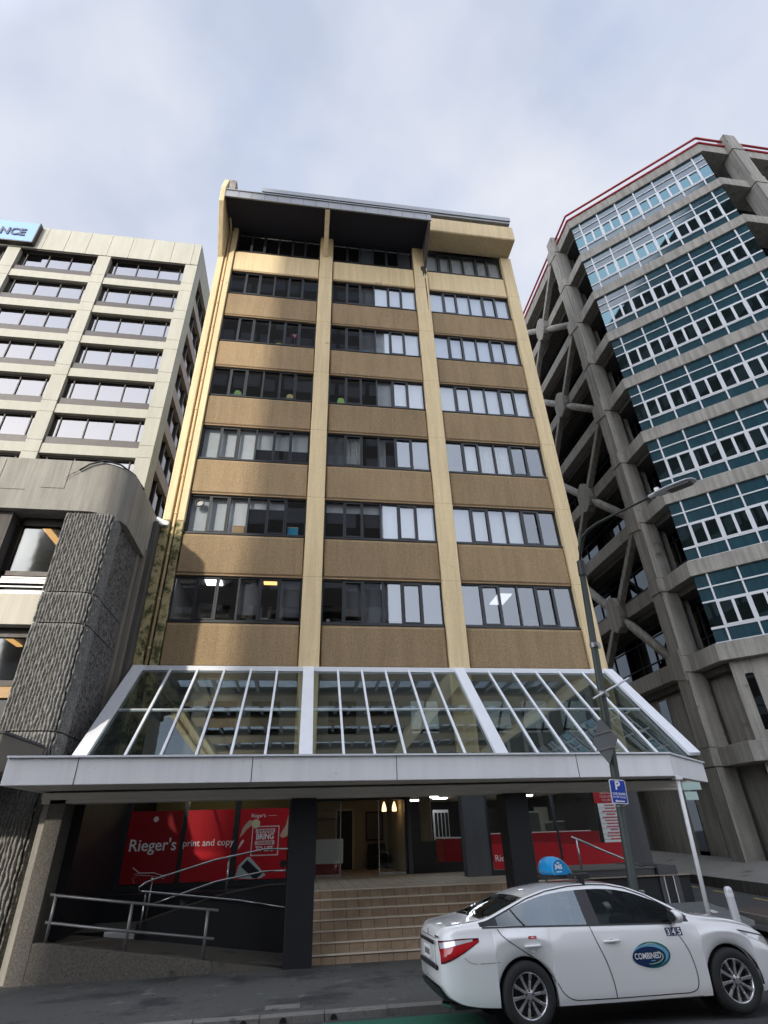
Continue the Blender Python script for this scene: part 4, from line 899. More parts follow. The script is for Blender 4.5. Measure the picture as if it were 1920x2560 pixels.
m=MB(); m.box(-16,-7.1,17.9,18,2.4+OZ,8.3+OZ); m.box(-16,-7.1,YF+.7,18,8.2+OZ,8.34+OZ); m.box(-16,-7.1,YF+.7,18,4.9+OZ,5.2+OZ); m.build('interior','room',cb)
m=MB(); m.box(-7.95,-7.75,15.3,17.5,8.12+OZ,8.16+OZ); m.box(-9.2,-9.0,15.4,17.2,4.82+OZ,4.86+OZ); m.box(-8.05,-7.9,15.2,16.2,4.82+OZ,4.86+OZ); m.build('ceiling_light','orange_l',cb)
aw=thing('neighbour_awning','plain grey awning end of the neighbouring building left of the glass canopy','awning',(-9,13.5,3.4))
MB().box(-16,-5.95,12.55,14.6,1.30+OZ,1.97+OZ).build('box','pier',aw,bevel=.02); MB().box(-16,-5.93,12.53,14.6,1.971+OZ,2.02+OZ).build('edge_trim','greywall',aw)
# ------------------------------------------------------------------ buildings across the street (seen only in the windows; they shade the street)
def grid_building(name,label,x0,x1,y0,y1,h,mt,bw,fh,face):
    t=thing(name,label,'building',((x0+x1)/2,y0,0)); MB().box(x0,x1,y0,y1,-.2,h).build('body',mt,t)
    g=MB(); nx=int((x1-x0)/bw); nz=int(h/fh)
    for j in range(1,nz):
        for i in range(nx): g.box(x0+i*bw+.25,x0+(i+1)*bw-.25,y1,y1+.03,j*fh+.9,j*fh+2.7)
    g.build('window_strip',face,t); return t
grid_building('office_tower','dark grid-fronted office tower across the street behind the viewer',-22,8.2,-30,-12,72,'opp',3.02,3.6,'g_beige')
grid_building('street_block','low rendered block across the street to the right of the tower opposite',8.6,40,-28,-12.5,9,'opp2',3.1,3.4,'g_beige')
grid_building('street_block','low rendered block across the street to the left of the tower opposite',-60,-22.6,-28,-12.5,11,'opp2',3.1,3.4,'g_beige')
# ------------------------------------------------------------------ ground, road, kerb
def sheet(name,xs,prof,mt):
    m=MB()
    for x in xs:
        for y,z in prof: m.v.append((x,y,z))
    n=len(prof)
    for i in range(len(xs)-1):
        for j in range(n-1): m.f.append((i*n+j,i*n+j+1,(i+1)*n+j+1,(i+1)*n+j))
    return struct(name,m,mt)
struct('ground',MB().box(-400,400,-400,400,-1.4,-1.2),'asphalt')
sheet('road',[-80,-30,-10,0,10,30,80],[(-9.4,-.02),(-5,.12),(0,.26),(4,.24),(6.5,.12),(8.3,.035),(9.4,-.035),(10.16,-.09)],'asphalt')
sheet('opposite_pavement',[-80,80],[(-12.6,.2),(-9.55,.12),(-9.4,.12),(-9.4,-.03)],'pave')
def pz(x,y):
    b=(y-10.3)/3.8; z=0-.13*max(0,min(1,b))
    if x>6: z+= (x-6)*.02*max(0,min(1,b))
    return z
m=MB(); xs=[-40,-12,-8,-5.4,-2,0,2,4,6,8,9.5,10.2]; ys=[10.31,11,12,13,14.06,14.3,18.2]
for x in xs:
    for y in ys: m.v.append((x,y,pz(x,y)))
for i in range(len(xs)-1):
    for j in range(len(ys)-1): m.f.append((i*7+j,i*7+j+1,(i+1)*7+j+1,(i+1)*7+j))
# rounded corner into the side street
arc=[(10.2+.9*math.sin(t),11.2-.9*math.cos(t)+.0) for t in [PI/2*i/8 for i in range(9)]]
base=len(m.v); 
for x,y in [(10.2,10.31)]+[(10.2+.75*math.sin(t),11.06-.75*math.cos(t)) for t in [PI/2*i/8 for i in range(1,9)]]+[(10.95,12),(10.95,18.2),(10.95,34),(10.2,34)]: m.v.append((x,y,pz(x,min(y,14.2))+max(0,(y-14.2)*.035)))
m.f.append(tuple(range(base,len(m.v)))); 
struct('pavement',m,'pave')
k=MB()
def kerbrun(pts,w=.15,h=.13):
    for (a,b) in zip(pts,pts[1:]):
        d=Vector((b[0]-a[0],b[1]-a[1])).normalized(); n=Vector((d.y,-d.x))*w
        k.hexa([(a[0],a[1],a[2]-h-.1),(b[0],b[1],b[2]-h-.1),(b[0]+n.x,b[1]+n.y,b[2]-h-.1),(a[0]+n.x,a[1]+n.y,a[2]-h-.1)],[(a[0],a[1],a[2]),(b[0],b[1],b[2]),(b[0]+n.x,b[1]+n.y,b[2]-.012),(a[0]+n.x,a[1]+n.y,a[2]-.012)])
q=-40.0; xs_=[]
while q<10.2: xs_.append(q); q+=.9
for a,b in zip(xs_,xs_[1:]+[10.2]): kerbrun([(a,10.31,.004+random.uniform(-.006,.006)),(b-.012,10.31,.004+random.uniform(-.006,.006))])
kerbrun([(10.2+.75*math.sin(t),11.06-.75*math.cos(t),.004+.02*i) for i,t in enumerate([PI/2*i/8 for i in range(9)])]+[(10.95,18,.30),(10.95,34,.8)],.15)
struct('kerb',k,'kerb')
m=MB(); xs=[10.8,12.5,14.4,20,45]; 
def sz(x,y): return -.09+max(0,(y-10.1))*.034
for x in xs:
    for y in (10.14,12,14.3,18,22,34,60): m.v.append((x,y,min(sz(x,y),.9) if x<15 or y<12.1 else sz(x,12.5)))
for i in range(len(xs)-1):
    for j in range(6): m.f.append((i*7+j,i*7+j+1,(i+1)*7+j+1,(i+1)*7+j))
struct('side_street',m,'asphalt')
m=MB(); m.add([(11.0,14.2,.065),(14.2,14.2,.065),(14.2,14.45,.075),(11.0,14.45,.075)],[(0,1,2,3)]); m.add([(14.2,14.2,.065),(17.5,12.9,.03),(17.6,13.1,.04),(14.3,14.45,.075)],[(0,1,2,3)]); struct('crossing_edge',m,'kerb')
m=MB()
for y in (15.4,17.2,19.0,20.8): m.add([(13.6,y,sz(0,y)+.006),(13.7,y,sz(0,y)+.006),(13.7,y+1,sz(0,y+1)+.006),(13.6,y+1,sz(0,y+1)+.006)],[(0,1,2,3)])
struct('yellow_line',m,'yellowline')
M['patch']=surf('reddish_asphalt_patch',(.085,.06,.05),.8,var=.3,fine=.3,bump=.5)
m=MB(); m.add([(11.1,15.6,sz(0,15.6)+.004),(13.5,15.2,sz(0,15.2)+.004),(13.5,16.6,sz(0,16.6)+.004),(11.1,16.9,sz(0,16.9)+.004)],[(0,1,2,3)]); struct('side_street_patch',m,'patch')
# green surfacing strip hard against the gutter and a scuffed yellow mark
def roadz(y):
    pr=[(6.5,.12),(8.3,.035),(9.4,-.035),(10.16,-.09)]
    for (a,za),(b,zb) in zip(pr,pr[1:]):
        if a<=y<=b: return za+(zb-za)*(y-a)/(b-a)
m=MB(); xs=[.35,1.6,2.5]; ys=[6.5,8.3,9.4,9.98]
for x in xs:
    for y in ys: m.v.append((x+(.0 if y<9 else .1),y,roadz(y)+.005))
for i in range(2):
    for j in range(3): m.f.append((i*4+j,i*4+j+1,(i+1)*4+j+1,(i+1)*4+j))
struct('green_road_surface',m,'green')
m=MB(); m.add([(4.72,8.0,roadz(8)+.009),(5.25,8.0,roadz(8)+.009),(5.25,8.08,roadz(8.08)+.009),(4.72,8.08,roadz(8.08)+.009)],[(0,1,2,3)]); struct('road_marking',m,'yellowline')
# ------------------------------------------------------------------ street furniture
lp=thing('street_lamp','tall dark green lamp post with a long curved arm and pale lamp head','street lamp',(5.87,10.9,0))
pb=Vector((5.84,10.9,-.05)); pt=Vector((6.38,10.9,5.45+OZ))
m=MB(); m.tube([pb,pb+(pt-pb)*.12,pb+(pt-pb)*.121,pb+(pt-pb)*.5,pt],[.115,.11,.085,.08,.068],14); m.build('post','pole',lp,smooth=True)
MB().cyl(pt-Vector((.02,0,.35)),pt+Vector((.005,0,.02)),.088,12).build('collar','blk',lp)
arm=[(6.38,10.9,7.56),(6.43,10.87,7.94),(6.47,10.72,8.15),(6.54,10.5,8.235),(6.63,10.22,8.26),(6.79,9.73,8.22),(6.92,9.31,8.17),(7.09,8.77,8.12)]
m=MB(); m.tube(arm,[.045,.043,.04,.037,.033,.03,.028,.026],10); m.build('arm','pole',lp,smooth=True)
dr=Vector((.41,-.80,-.09)).normalized(); sd=Vector((.89,.455,0)); hb=Vector((7.07,8.81,8.12))
m=MB(); prof=[(0,.05,.05),(.12,.07,.06),(.2,.13,.05),(.5,.17,.055),(.85,.165,.05),(.95,.12,.035),(.98,.05,.02)]
rings=[]; nn=16
for d_,w_,h_ in prof: rings.append([hb+dr*d_+sd*(w_*math.cos(2*PI*i/nn))+Vector((0,0,h_*math.sin(2*PI*i/nn)*(1 if math.sin(2*PI*i/nn)>0 else .5))) for i in range(nn)])
for rg in rings: m.v+=[tuple(v) for v in rg]
for a in range(len(rings)-1):
    for i in range(nn): m.f.append((a*nn+i,a*nn+(i+1)%nn,(a+1)*nn+(i+1)%nn,(a+1)*nn+i))
m.f.append(tuple(range(nn))); m.f.append(tuple((len(rings)-1)*nn+i for i in range(nn)))
hd=m.build('lamp_head','lampgrey',lp,smooth=True)
a=hb+dr*.42-Vector((0,0,.030)); b=hb+dr*.88-Vector((0,0,.030)); q=sd*.105
MB().hexa([a-q,a+q,b+q,b-q],[v-Vector((0,0,.02)) for v in (a-q,a+q,b+q,b-q)]).build('lens','lens',hd)
MB().cyl(hb+dr*.2+Vector((0,0,.04)),hb+dr*.2+Vector((0,0,.14)),.05,12).build('photocell','wh',hd)
m=MB()
for f in (.60,.735): 
    c=pb+(pt-pb)*f; m.cyl(c-Vector((0,0,.05)),c+Vector((0,0,.05)),.092,12); m.box(c.x-.02,c.x+.02,c.y-.17,c.y-.08,c.z-.04,c.z+.04); m.box(c.x+.07,c.x+.14,c.y-.03,c.y+.03,c.z-.06,c.z+.06)
m.build('clamp','galv',lp)
c=pb+(pt-pb)*.60; MB().cyl((c.x-.28,c.y-.12,c.z-.12),(c.x+.62,c.y-.12,c.z+.30),.02,8).build('spigot_arm','lampgrey',lp)
m=MB()
for f in (.33,.385,.47): cc=pb+(pt-pb)*f; m.cyl(cc-Vector((0,0,.012)),cc+Vector((0,0,.012)),.09,12)
m.build('strap','galv',lp)
MB().box(5.86,6.10,10.86,11.04,1.02,1.16).build('access_cover','galv',lp,bevel=.01)
ps=thing('parking_sign','blue parking sign with white P on the lamp post, tilted with the post','sign',(5.98,10.78,2.5))
m=MB(); rot=Matrix.Rotation(R(4.5),4,'Y')
def tilt(mb,cx,cz):
    o=[]
    for x,y,z in mb.v:
        v=rot@Vector((x-cx,0,z-cz)); o.append((v.x+cx,y,v.z+cz))
    mb.v=o; return mb
CX,CZ=5.98,2.70
def rrect(x0,x1,z0,z1,r=.03):
    p=[]
    for cx,cz,a in ((x1-r,z1-r,0),(x0+r,z1-r,90),(x0+r,z0+r,180),(x1-r,z0+r,270)):
        for i in range(5): t=R(a+22.5*i); p.append((cx+r*math.cos(t),cz+r*math.sin(t)))
    return p
tilt(MB().prismY(rrect(CX-.160,CX+.160,CZ-.205,CZ+.205),10.775,10.785),CX,CZ).build('plate','wh',ps)
tilt(MB().prismY(rrect(CX-.145,CX+.145,CZ-.190,CZ+.190,.022),10.77,10.7745),CX,CZ).build('face','blue',ps)
def slet(t,s,x,z,bold=0,sx=1):
    mb=textmb(t,s,bold,.001,'CENTER',0,sx); shift(mb,x,10.768,z); tilt(mb,CX,CZ).build('lettering','wh',ps)
slet('P',.205,CX-.01,CZ+.035,.006); slet('CAR SHARE',.055,CX,CZ-.055,.001,.9); slet('At All Times',.05,CX,CZ-.105,.0005)
tilt(MB().prismY([(CX-.10,CZ-.16),(CX-.06,CZ-.135),(CX-.06,CZ-.15),(CX+.09,CZ-.15),(CX+.09,CZ-.17),(CX-.06,CZ-.17),(CX-.06,CZ-.185)],10.766,10.769),CX,CZ).build('arrow','wh',ps)
ws=thing('warning_sign','back of a dull grey diamond warning sign strapped edge-on to the lamp post','sign',(6.0,10.9,3.7))
rt=Matrix.Translation(Vector((5.94,10.80,3.60)))@Matrix.Rotation(R(-84),4,'Z')
m=MB(); s=.43; m.prismY([(-s,0),(-.03,s-.03),(.03,s-.03),(s,0),(.03,-s+.03),(-.03,-s+.03)],-.004,.004); m.v=[tuple(rt@Vector(v)) for v in m.v]; m.build('plate','signback',ws)
m=MB(); m.box(-.3,.3,-.03,-.0045,.13,.16); m.box(-.3,.3,-.03,-.0045,-.16,-.13); m.v=[tuple(rt@Vector(v)) for v in m.v]; m.build('stiffener','galv',ws)
m=MB(); m.prismY([(-s+.02,0),(0,s-.02),(s-.02,0),(0,-s+.02)],.0045,.006); m.v=[tuple(rt@Vector(v)) for v in m.v]; m.build('face','lgreen',ws)
wp=thing('canopy_post','slender white post rising to the front corner of the canopy','post',(8.8,13.15,-.05))
MB().tube([(8.72,13.2,-.1),(8.86,13.16,3.13)],.045,12).build('shaft','wh',wp,smooth=True)
MB().box(8.78,8.95,13.08,13.25,3.05,3.118).build('head_plate','wh',wp)
M['blade']=surf('pale_green_sign_blade',(.45,.60,.55),.5)
nm=thing('street_name_sign','pair of pale green street name blades fixed to the white canopy post','sign',(9.0,13.1,2.9))
MB().box(8.92,9.38,13.12,13.15,2.83,2.99).build('upper_blade','blade',nm); MB().box(8.93,9.22,13.1,13.13,2.62,2.79).build('lower_blade','blade',nm)

bo=thing('bollard','plain pale grey cylindrical bollard with a domed top on the footpath corner','bollard',(8.72,12.3,0))
MB().lathe([(0,1.03),(.04,1.025),(.068,1.0),(.075,.96),(.075,-.05)],'Z',(8.72,12.3,0),20).build('shaft','lampgrey',bo,smooth=True)
MB().lathe([(.076,.86),(.079,.86),(.079,.92),(.076,.92)],'Z',(8.72,12.3,0),20,closed=True).build('band','wh',bo)
cvr=tag(MB().box(-.35,.15,10.50,10.74,-.012,.004).build('service_cover','kerb'),'small rectangular concrete service cover set in the footpath beside the kerb','cover')
dr_=MB()
for x in (-.62,-.08,.62): dr_.add([(x+.05*math.cos(PI*i/8),10.152,-.075+.06*math.sin(PI*i/8)) for i in range(9)],[tuple(range(9))])
tag(dr_.build('kerb_outlet','blk'),'row of dark round drain outlets in the kerb face left of the taxi','drain outlets') if False else None
for j,(x,l) in enumerate(((-.62,'left'),(-.08,'middle'),(.62,'right'))):
    tag(MB().prismY([(x+.05*math.cos(PI*i/8),-.075+.06*math.sin(PI*i/8)) for i in range(9)],10.150,10.158).build('drain_outlet','blk'),'dark drain outlet in the kerb face left of the taxi, %s of three'%l,'drain outlet','kerb drain outlets')
MB
# ------------------------------------------------------------------ camera, sun, sky
f_px=1350.46508; yaw,pitch,roll=R(8.78447185),R(30.86736114),R(-1.8699868)
Fv=Vector((math.sin(yaw)*math.cos(pitch),math.cos(yaw)*math.cos(pitch),math.sin(pitch))); r_=Vector((math.cos(yaw),-math.sin(yaw),0)); u_=r_.cross(Fv)
Rv=math.cos(roll)*r_+math.sin(roll)*u_; Uv=-math.sin(roll)*r_+math.cos(roll)*u_
cam=bpy.data.cameras.new('camera'); co=bpy.data.objects.new('camera',cam); COL.objects.link(co)
cam.sensor_fit='VERTICAL'; cam.sensor_height=36; cam.lens=f_px/2560*36; cam.clip_start=.05; cam.clip_end=2000
mm=Matrix((Rv,Uv,-Fv)).transposed().to_4x4(); mm.translation=Vector((0,0,OZ)); co.matrix_world=mm; S.camera=co
sd_=Vector((.65,1,-.54)).normalized()
su=bpy.data.lights.new('sun','SUN'); su.energy=1.9; su.angle=R(1.3); su.color=(1,.92,.80); so_=bpy.data.objects.new('sun',su); COL.objects.link(so_)
so_.rotation_euler=sd_.to_track_quat('-Z','Y').to_euler(); so_.location=(-30,-40,60)
W_=bpy.data.worlds.new('World'); S.world=W_; W_.use_nodes=True; nt=W_.node_tree; nt.nodes.clear()
out=N(nt,'ShaderNodeOutputWorld'); bg=N(nt,'ShaderNodeBackground'); sk=N(nt,'ShaderNodeTexSky',sky_type='NISHITA'); sk.sun_disc=False
sk.sun_elevation=R(24.4); sk.sun_rotation=R(213); sk.air_density=1; sk.dust_density=1.5; sk.ozone_density=1
tc=N(nt,'ShaderNodeTexCoord'); mp=N(nt,'ShaderNodeMapping'); mp.inputs['Scale'].default_value=(1,1,1.5); mp.inputs['Rotation'].default_value=(.3,.2,.9); L(nt,tc.outputs['Generated'],mp.inputs['Vector'])
n1=noise(nt,mp.outputs[0],1.7,5,.5); n2=noise(nt,mp.outputs[0],3.1,4,.5)
sx=N(nt,'ShaderNodeSeparateXYZ'); L(nt,tc.outputs['Generated'],sx.inputs[0])
cloud=ramp(nt,n2,[(.33,(4.4,4.9,6.1)),(.47,(5.3,5.7,6.7)),(.66,(6.4,6.6,7.2))])
gap=ramp(nt,n1,[(.30,grey(.85)),(.50,grey(0))])
c1_=mix(nt,gap,cloud,(3.7,4.5,6.4))
low=ramp(nt,sx.outputs['Z'],[(.0,grey(.9)),(.62,grey(.55)),(.9,grey(0))])
skyc=mix(nt,.12,mix(nt,low,c1_,(7.0,7.2,7.8)),sk.outputs[0])
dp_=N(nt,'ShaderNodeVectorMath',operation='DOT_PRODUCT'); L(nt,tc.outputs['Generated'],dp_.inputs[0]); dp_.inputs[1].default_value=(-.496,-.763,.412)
glow=N(nt,'ShaderNodeMapRange'); glow.inputs[1].default_value=.30; glow.inputs[2].default_value=.95; glow.inputs[3].default_value=1.0; glow.inputs[4].default_value=3.9; L(nt,dp_.outputs['Value'],glow.inputs[0])  # extra sky brightness toward the sun, out of view, added to lift the facades
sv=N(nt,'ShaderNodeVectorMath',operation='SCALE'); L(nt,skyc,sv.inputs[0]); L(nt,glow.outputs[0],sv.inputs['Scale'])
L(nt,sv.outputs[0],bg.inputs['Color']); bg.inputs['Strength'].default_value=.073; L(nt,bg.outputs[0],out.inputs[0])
S.view_settings.view_transform='Standard'; S.view_settings.look='None'; S.view_settings.gamma=1; S.view_settings.exposure=0.92
S.cycles.max_bounces=8; S.cycles.transparent_max_bounces=16; S.cycles.glossy_bounces=4
# ------------------------------------------------------------------ white taxi sedan (local frame: x forward, right side = -y faces the viewer)
M['carwhite']=surf('white_pearl_car_paint',(.86,.86,.86),.28,var=.015,vs=2,coat=1)
M['plast']=surf('black_car_plastic',(.02,.02,.022),.5,var=.1)
M['rubber']=surf('tyre_rubber',(.022,.022,.023),.85,var=.2,bump=.3,bs=60)
M['alloy']=surf('silver_alloy',(.60,.60,.61),.28,metal=.85,var=.06)
M['carglass']=glass('car_side_glass',(.42,.48,.47),.20,1.0,(.9,.98,.98),.02)
M['frontglass']=glass('clear_front_glass',(.35,.38,.37),.01,.5,(.9,.98,.98),.0)
M['rearglass']=glass('dark_rear_glass',(.05,.055,.06),.05,.8,(.9,.95,1),.0)
M['tail']=surf('red_tail_lens',(.42,.006,.012),.12,coat=1,var=.1); M['taild']=surf('dark_red_tail_edge',(.10,.004,.01),.15,coat=1)
M['clear']=surf('clear_lamp_lens',(.72,.70,.72),.12,metal=.4,coat=1,var=.25,vs=14)
M['taxiblue']=surf('blue_roof_sign_shell',(.01,.28,.62),.3,coat=.6,var=.06)
M['navyd']=surf('navy_decal',(.006,.03,.10),.35); M['teald']=surf('light_blue_decal',(.16,.42,.62),.35); M['tealg']=surf('teal_green_decal',(.02,.14,.14),.35); M['greend']=surf('pale_green_decal',(.35,.50,.35),.4)
car=thing('taxi','white taxi sedan with a blue roof sign and number 345 parked at the kerb','car',(2.88,9.185,.035),world=False,rot=(R(-2.2),0,0))
def crv(keys,x):
    ks=keys
    if x<=ks[0][0]: return ks[0][1]
    if x>=ks[-1][0]: return ks[-1][1]
    for i in range(len(ks)-1):
        if ks[i][0]<=x<=ks[i+1][0]:
            x0,y0=ks[i]; x1,y1=ks[i+1]; h=x1-x0
            def sl(j):
                if j<=0 or j>=len(ks)-1: 
                    a,b=(ks[0],ks[1]) if j<=0 else (ks[-2],ks[-1]); return (b[1]-a[1])/(b[0]-a[0])
                d0=(ks[j][1]-ks[j-1][1])/(ks[j][0]-ks[j-1][0]); d1=(ks[j+1][1]-ks[j][1])/(ks[j+1][0]-ks[j][0])
                return 0 if d0*d1<=0 else 2*d0*d1/(d0+d1)
            m0,m1=sl(i),sl(i+1); t=(x-x0)/h
            return y0*(2*t**3-3*t**2+1)+h*m0*(t**3-2*t**2+t)+y1*(-2*t**3+3*t**2)+h*m1*(t**3-t**2)
KC=[(-1.09,.93),(-1.06,1.0),(-.98,1.02),(-.85,1.04),(-.6,1.065),(-.42,1.10),(-.1,1.225),(.2,1.335),(.5,1.418),(.85,1.462),(1.15,1.47),(1.45,1.455),(1.7,1.41),(2.0,1.29),(2.3,1.13),(2.47,1.05),(2.7,1.015),(3.0,.975),(3.3,.915),(3.5,.845),(3.62,.755),(3.70,.62)]
KZS=[(-1.09,.87),(-1.0,.94),(-.8,.985),(-.4,1.0),(0,.99),(1,.962),(2,.94),(2.4,.935),(2.8,.91),(3.2,.845),(3.45,.755),(3.6,.66),(3.70,.56)]
KYS=[(-1.09,.56),(-1.05,.66),(-.95,.735),(-.8,.785),(-.5,.825),(0,.855),(1,.868),(2,.868),(2.5,.862),(2.9,.845),(3.2,.80),(3.4,.725),(3.55,.62),(3.65,.48),(3.70,.36)]
KYM=[(-1.09,.66),(-1.05,.75),(-.95,.82),(-.8,.865),(-.5,.895),(0,.908),(1,.905),(2,.905),(2.5,.908),(2.9,.90),(3.2,.865),(3.4,.80),(3.55,.70),(3.65,.57),(3.70,.42)]
KYR=[(-1.09,.48),(-.9,.66),(-.75,.72),(-.4,.735),(-.1,.69),(.2,.645),(.5,.615),(.9,.60),(1.3,.60),(1.6,.615),(1.9,.66),(2.15,.71),(2.4,.765),(2.6,.755),(3.0,.68),(3.3,.61),(3.5,.52),(3.70,.33)]
KZR=[(-1.09,.90),(-1.0,.995),(-.75,1.03),(-.45,1.075),(-.1,1.195),(.2,1.305),(.5,1.383),(.85,1.424),(1.15,1.432),(1.4,1.42),(1.65,1.375),(1.9,1.28),(2.15,1.155),(2.4,1.02),(2.6,.975),(3.0,.93),(3.3,.865),(3.5,.79),(3.62,.70),(3.70,.59)]
KZB=[(-1.09,.42),(-1.0,.32),(-.8,.25),(-.5,.22),(.4,.19),(2.4,.18),(3.1,.18),(3.5,.20),(3.70,.30)]
AR=.365; HX=(0,2.775); HZ=.33
def archz(x):
    for h in HX:
        if abs(x-h)<AR: return HZ+math.sqrt(AR*AR-(x-h)**2)
    return 0
NS=[3,3,3,4,3,2,1,5,1,2,3,3,3]   # subdivisions between the 14 section points
def section(x):
    zb=crv(KZB,x); zs_=crv(KZS,x); ys=crv(KYS,x); ym=crv(KYM,x); yr=crv(KYR,x); zr=max(crv(KZR,x),zs_+.03); zc=max(crv(KC,x),zr+.004)
    fl=max([math.exp(-((math.hypot(x-h,0)-.0)/.42)**2) for h in HX]); ym+=.010*fl
    H=zs_-zb; P=[(.80*ym,zb),(ym-.05,zb+.02),(ym-.018,zb+.28*H),(ym-.004,zb+.52*H),(ym,zb+.72*H),(ys+.018,zs_-.10*H),(ys,zs_)]
    h=zr-zs_; P+=[(ys-.012,zs_+.012),(ys-.012+(yr-ys+.012)*.9,zs_+h*.88),(yr+.006,zr-.012),(yr-.012,zr+.010)]
    P+=[(yr*.78,zr+(zc-zr)*.52),(yr*.42,zr+(zc-zr)*.87),(0,zc)]
    za=archz(x)
    if za>zb+.01:
        k=(zs_-.02-za)/(zs_-.02-zb)
        P=[(y,(zs_-.02)-((zs_-.02)-z)*k) if i<6 else (y,z) for i,(y,z) in enumerate(P)]
        P[0]=(P[1][0]-.03,P[0][1])
    out=[]
    for i in range(13):
        n=NS[i]; p1,p2=P[i],P[i+1]; lin=i in (0,6,8,9)
        p0=P[i-1] if i>0 and i not in (7,11,7) else p1; p3=P[i+2] if i<12 and i not in (5,8) else p2
        if i==12: p3=(-P[11][0],P[11][1])
        for j in range(n):
            t=j/n
            if lin: out.append((p1[0]+(p2[0]-p1[0])*t,p1[1]+(p2[1]-p1[1])*t))
            else:
                f=lambda a,b,c,d:.5*((2*b)+(-a+c)*t+(2*a-5*b+4*c-d)*t*t+(-a+3*b-3*c+d)*t**3)
                out.append((f(p0[0],p1[0],p2[0],p3[0]),f(p0[1],p1[1],p2[1],p3[1])))
    out.append(P[13]); return [(y,z if z<1.0 else 1.0+(z-1.0)*.915) for y,z in out]
cum=[0]
for n in NS: cum.append(cum[-1]+n)
X=[]; x=-1.09
for x in [-1.09,-1.085,-1.075,-1.06,-1.04,-1.01]+[-.98+.035*i for i in range(133)]+[3.66,3.68,3.69,3.70]: X.append(x)
X+=[h+s*a for h in HX for s in (-1,1) for a in (AR+.002,AR-.0005,AR-.006,AR-.02,AR-.04)]
X=sorted(set(round(v,4) for v in X if v<=3.70))
SEC=[section(v) for v in X]; nS=len(SEC[0])
def bodyY(x,z):
    s=section(x); best=None
    for i in range(1,cum[9]):
        (y0,z0),(y1,z1)=s[i],s[i+1]
        if z0<=z<=z1 and z1>z0: return y0+(y1-y0)*(z-z0)/(z1-z0)
    return s[1][0] if z<s[1][1] else s[cum[9]][0]
WL,WH_=cum[7],cum[8]     # side window band
bodyM=MB(); parts={'side':MB(),'side2':MB(),'screen':MB(),'back':MB(),'pillar':MB()}
def cls(xm,i):
    if WL<=i<WH_:
        z0=crv(KZS,xm); h=crv(KZR,xm)-z0
        if -.52<xm<-.28: return 'pillar'
        if -.28<=xm<.92: return 'side'
        if .92<=xm<1.07: return 'pillar'
        if 1.07<=xm<2.12: return 'side2'
        if 2.12<=xm<2.36: return 'pillar'
    if i>=cum[10]+1:
        if 1.58<xm<2.42: return 'screen'
        if -.46<xm<.16: return 'back'
    return 'body'
def addq(mb,q): mb.add(q,[(0,1,2,3)])
for a in range(len(X)-1):
    xm=(X[a]+X[a+1])/2
    for i in range(nS-1):
        c=cls(xm,i); mb=bodyM if c=='body' else parts[c]; off=0
        for sg_ in (-1,1):
            q=[(X[a],sg_*SEC[a][i][0],SEC[a][i][1]),(X[a+1],sg_*SEC[a+1][i][0],SEC[a+1][i][1]),(X[a+1],sg_*SEC[a+1][i+1][0],SEC[a+1][i+1][1]),(X[a],sg_*SEC[a][i+1][0],SEC[a][i+1][1])]
            addq(mb,q)
for a,s in ((0,SEC[0]),(len(X)-1,SEC[-1])):
    xx=X[a]; 
    for i in range(nS-1):
        bodyM.add([(xx,-s[i][0],s[i][1]),(xx,s[i][0],s[i][1]),(xx,s[i+1][0],s[i+1][1]),(xx,-s[i+1][0],s[i+1][1])],[(0,1,2,3)])
def weld(mb,name,mt,parent,sm=True):
    o=mb.build(name,mt,parent); bm=bmesh.new(); bm.from_mesh(o.data); bmesh.ops.remove_doubles(bm,verts=bm.verts,dist=.0004)
    bmesh.ops.recalc_face_normals(bm,faces=bm.faces); bm.to_mesh(o.data); bm.free()
    o.data.polygons.foreach_set('use_smooth',[True]*len(o.data.polygons))
    try: o.data.set_sharp_from_angle(angle=R(38))
    except Exception: pass
    return o
body=weld(bodyM,'body','carwhite',car)
weld(parts['side'],'rear_door_glass','carglass',car); weld(parts['side2'],'front_door_glass','frontglass',car); weld(parts['screen'],'windscreen','carglass',car); weld(parts['back'],'rear_window','rearglass',car); weld(parts['pillar'],'black_pillar','plast',car)
# strips laid on the flank
def flank(pts,w,name,mt,off=.003,parent=None,both=True):
    m=MB()
    for sg_ in ((-1,1) if both else (-1,)):
        P=[]
        for (x,z) in pts: P.append(Vector((x,0,z)))
        for i,(a,b) in enumerate(zip(P,P[1:])):
            n=8; 
            for j in range(max(1,int((b-a).length/.04))):
                nn=max(1,int((b-a).length/.04)); p=a+(b-a)*j/nn; q=a+(b-a)*(j+1)/nn; d=(q-p).normalized(); s_=Vector((-d.z,0,d.x))*w/2
                vs=[]
                for v in (p-s_,p+s_,q+s_,q-s_): vs.append((v.x,sg_*(bodyY(v.x,v.z)+off),v.z))
                m.add(vs,[(0,1,2,3)])
    return m.build(name,mt,parent or car)
def smoothline(pts,n=6):
    out=[]; P=[pts[0]]+pts+[pts[-1]]
    for i in range(1,len(P)-2):
        for j in range(n):
            t=j/n; f=lambda k:.5*((2*P[i][k])+(-P[i-1][k]+P[i+1][k])*t+(2*P[i-1][k]-5*P[i][k]+4*P[i+1][k]-P[i+2][k])*t*t+(-P[i-1][k]+3*P[i][k]-3*P[i+1][k]+P[i+2][k])*t**3)
            out.append((f(0),f(1)))
    return out+[pts[-1]]
flank(smoothline([(-.30,.985),(-.24,.90),(-.05,.78),(.22,.62),(.36,.45),(.44,.33),(.56,.262),(.75,.25)])+[(1.12,.245)],.010,'door_gap','plast')
flank(smoothline([(.93,.965),(.98,.80),(1.06,.60),(1.11,.40),(1.12,.245)]),.010,'door_gap','plast')
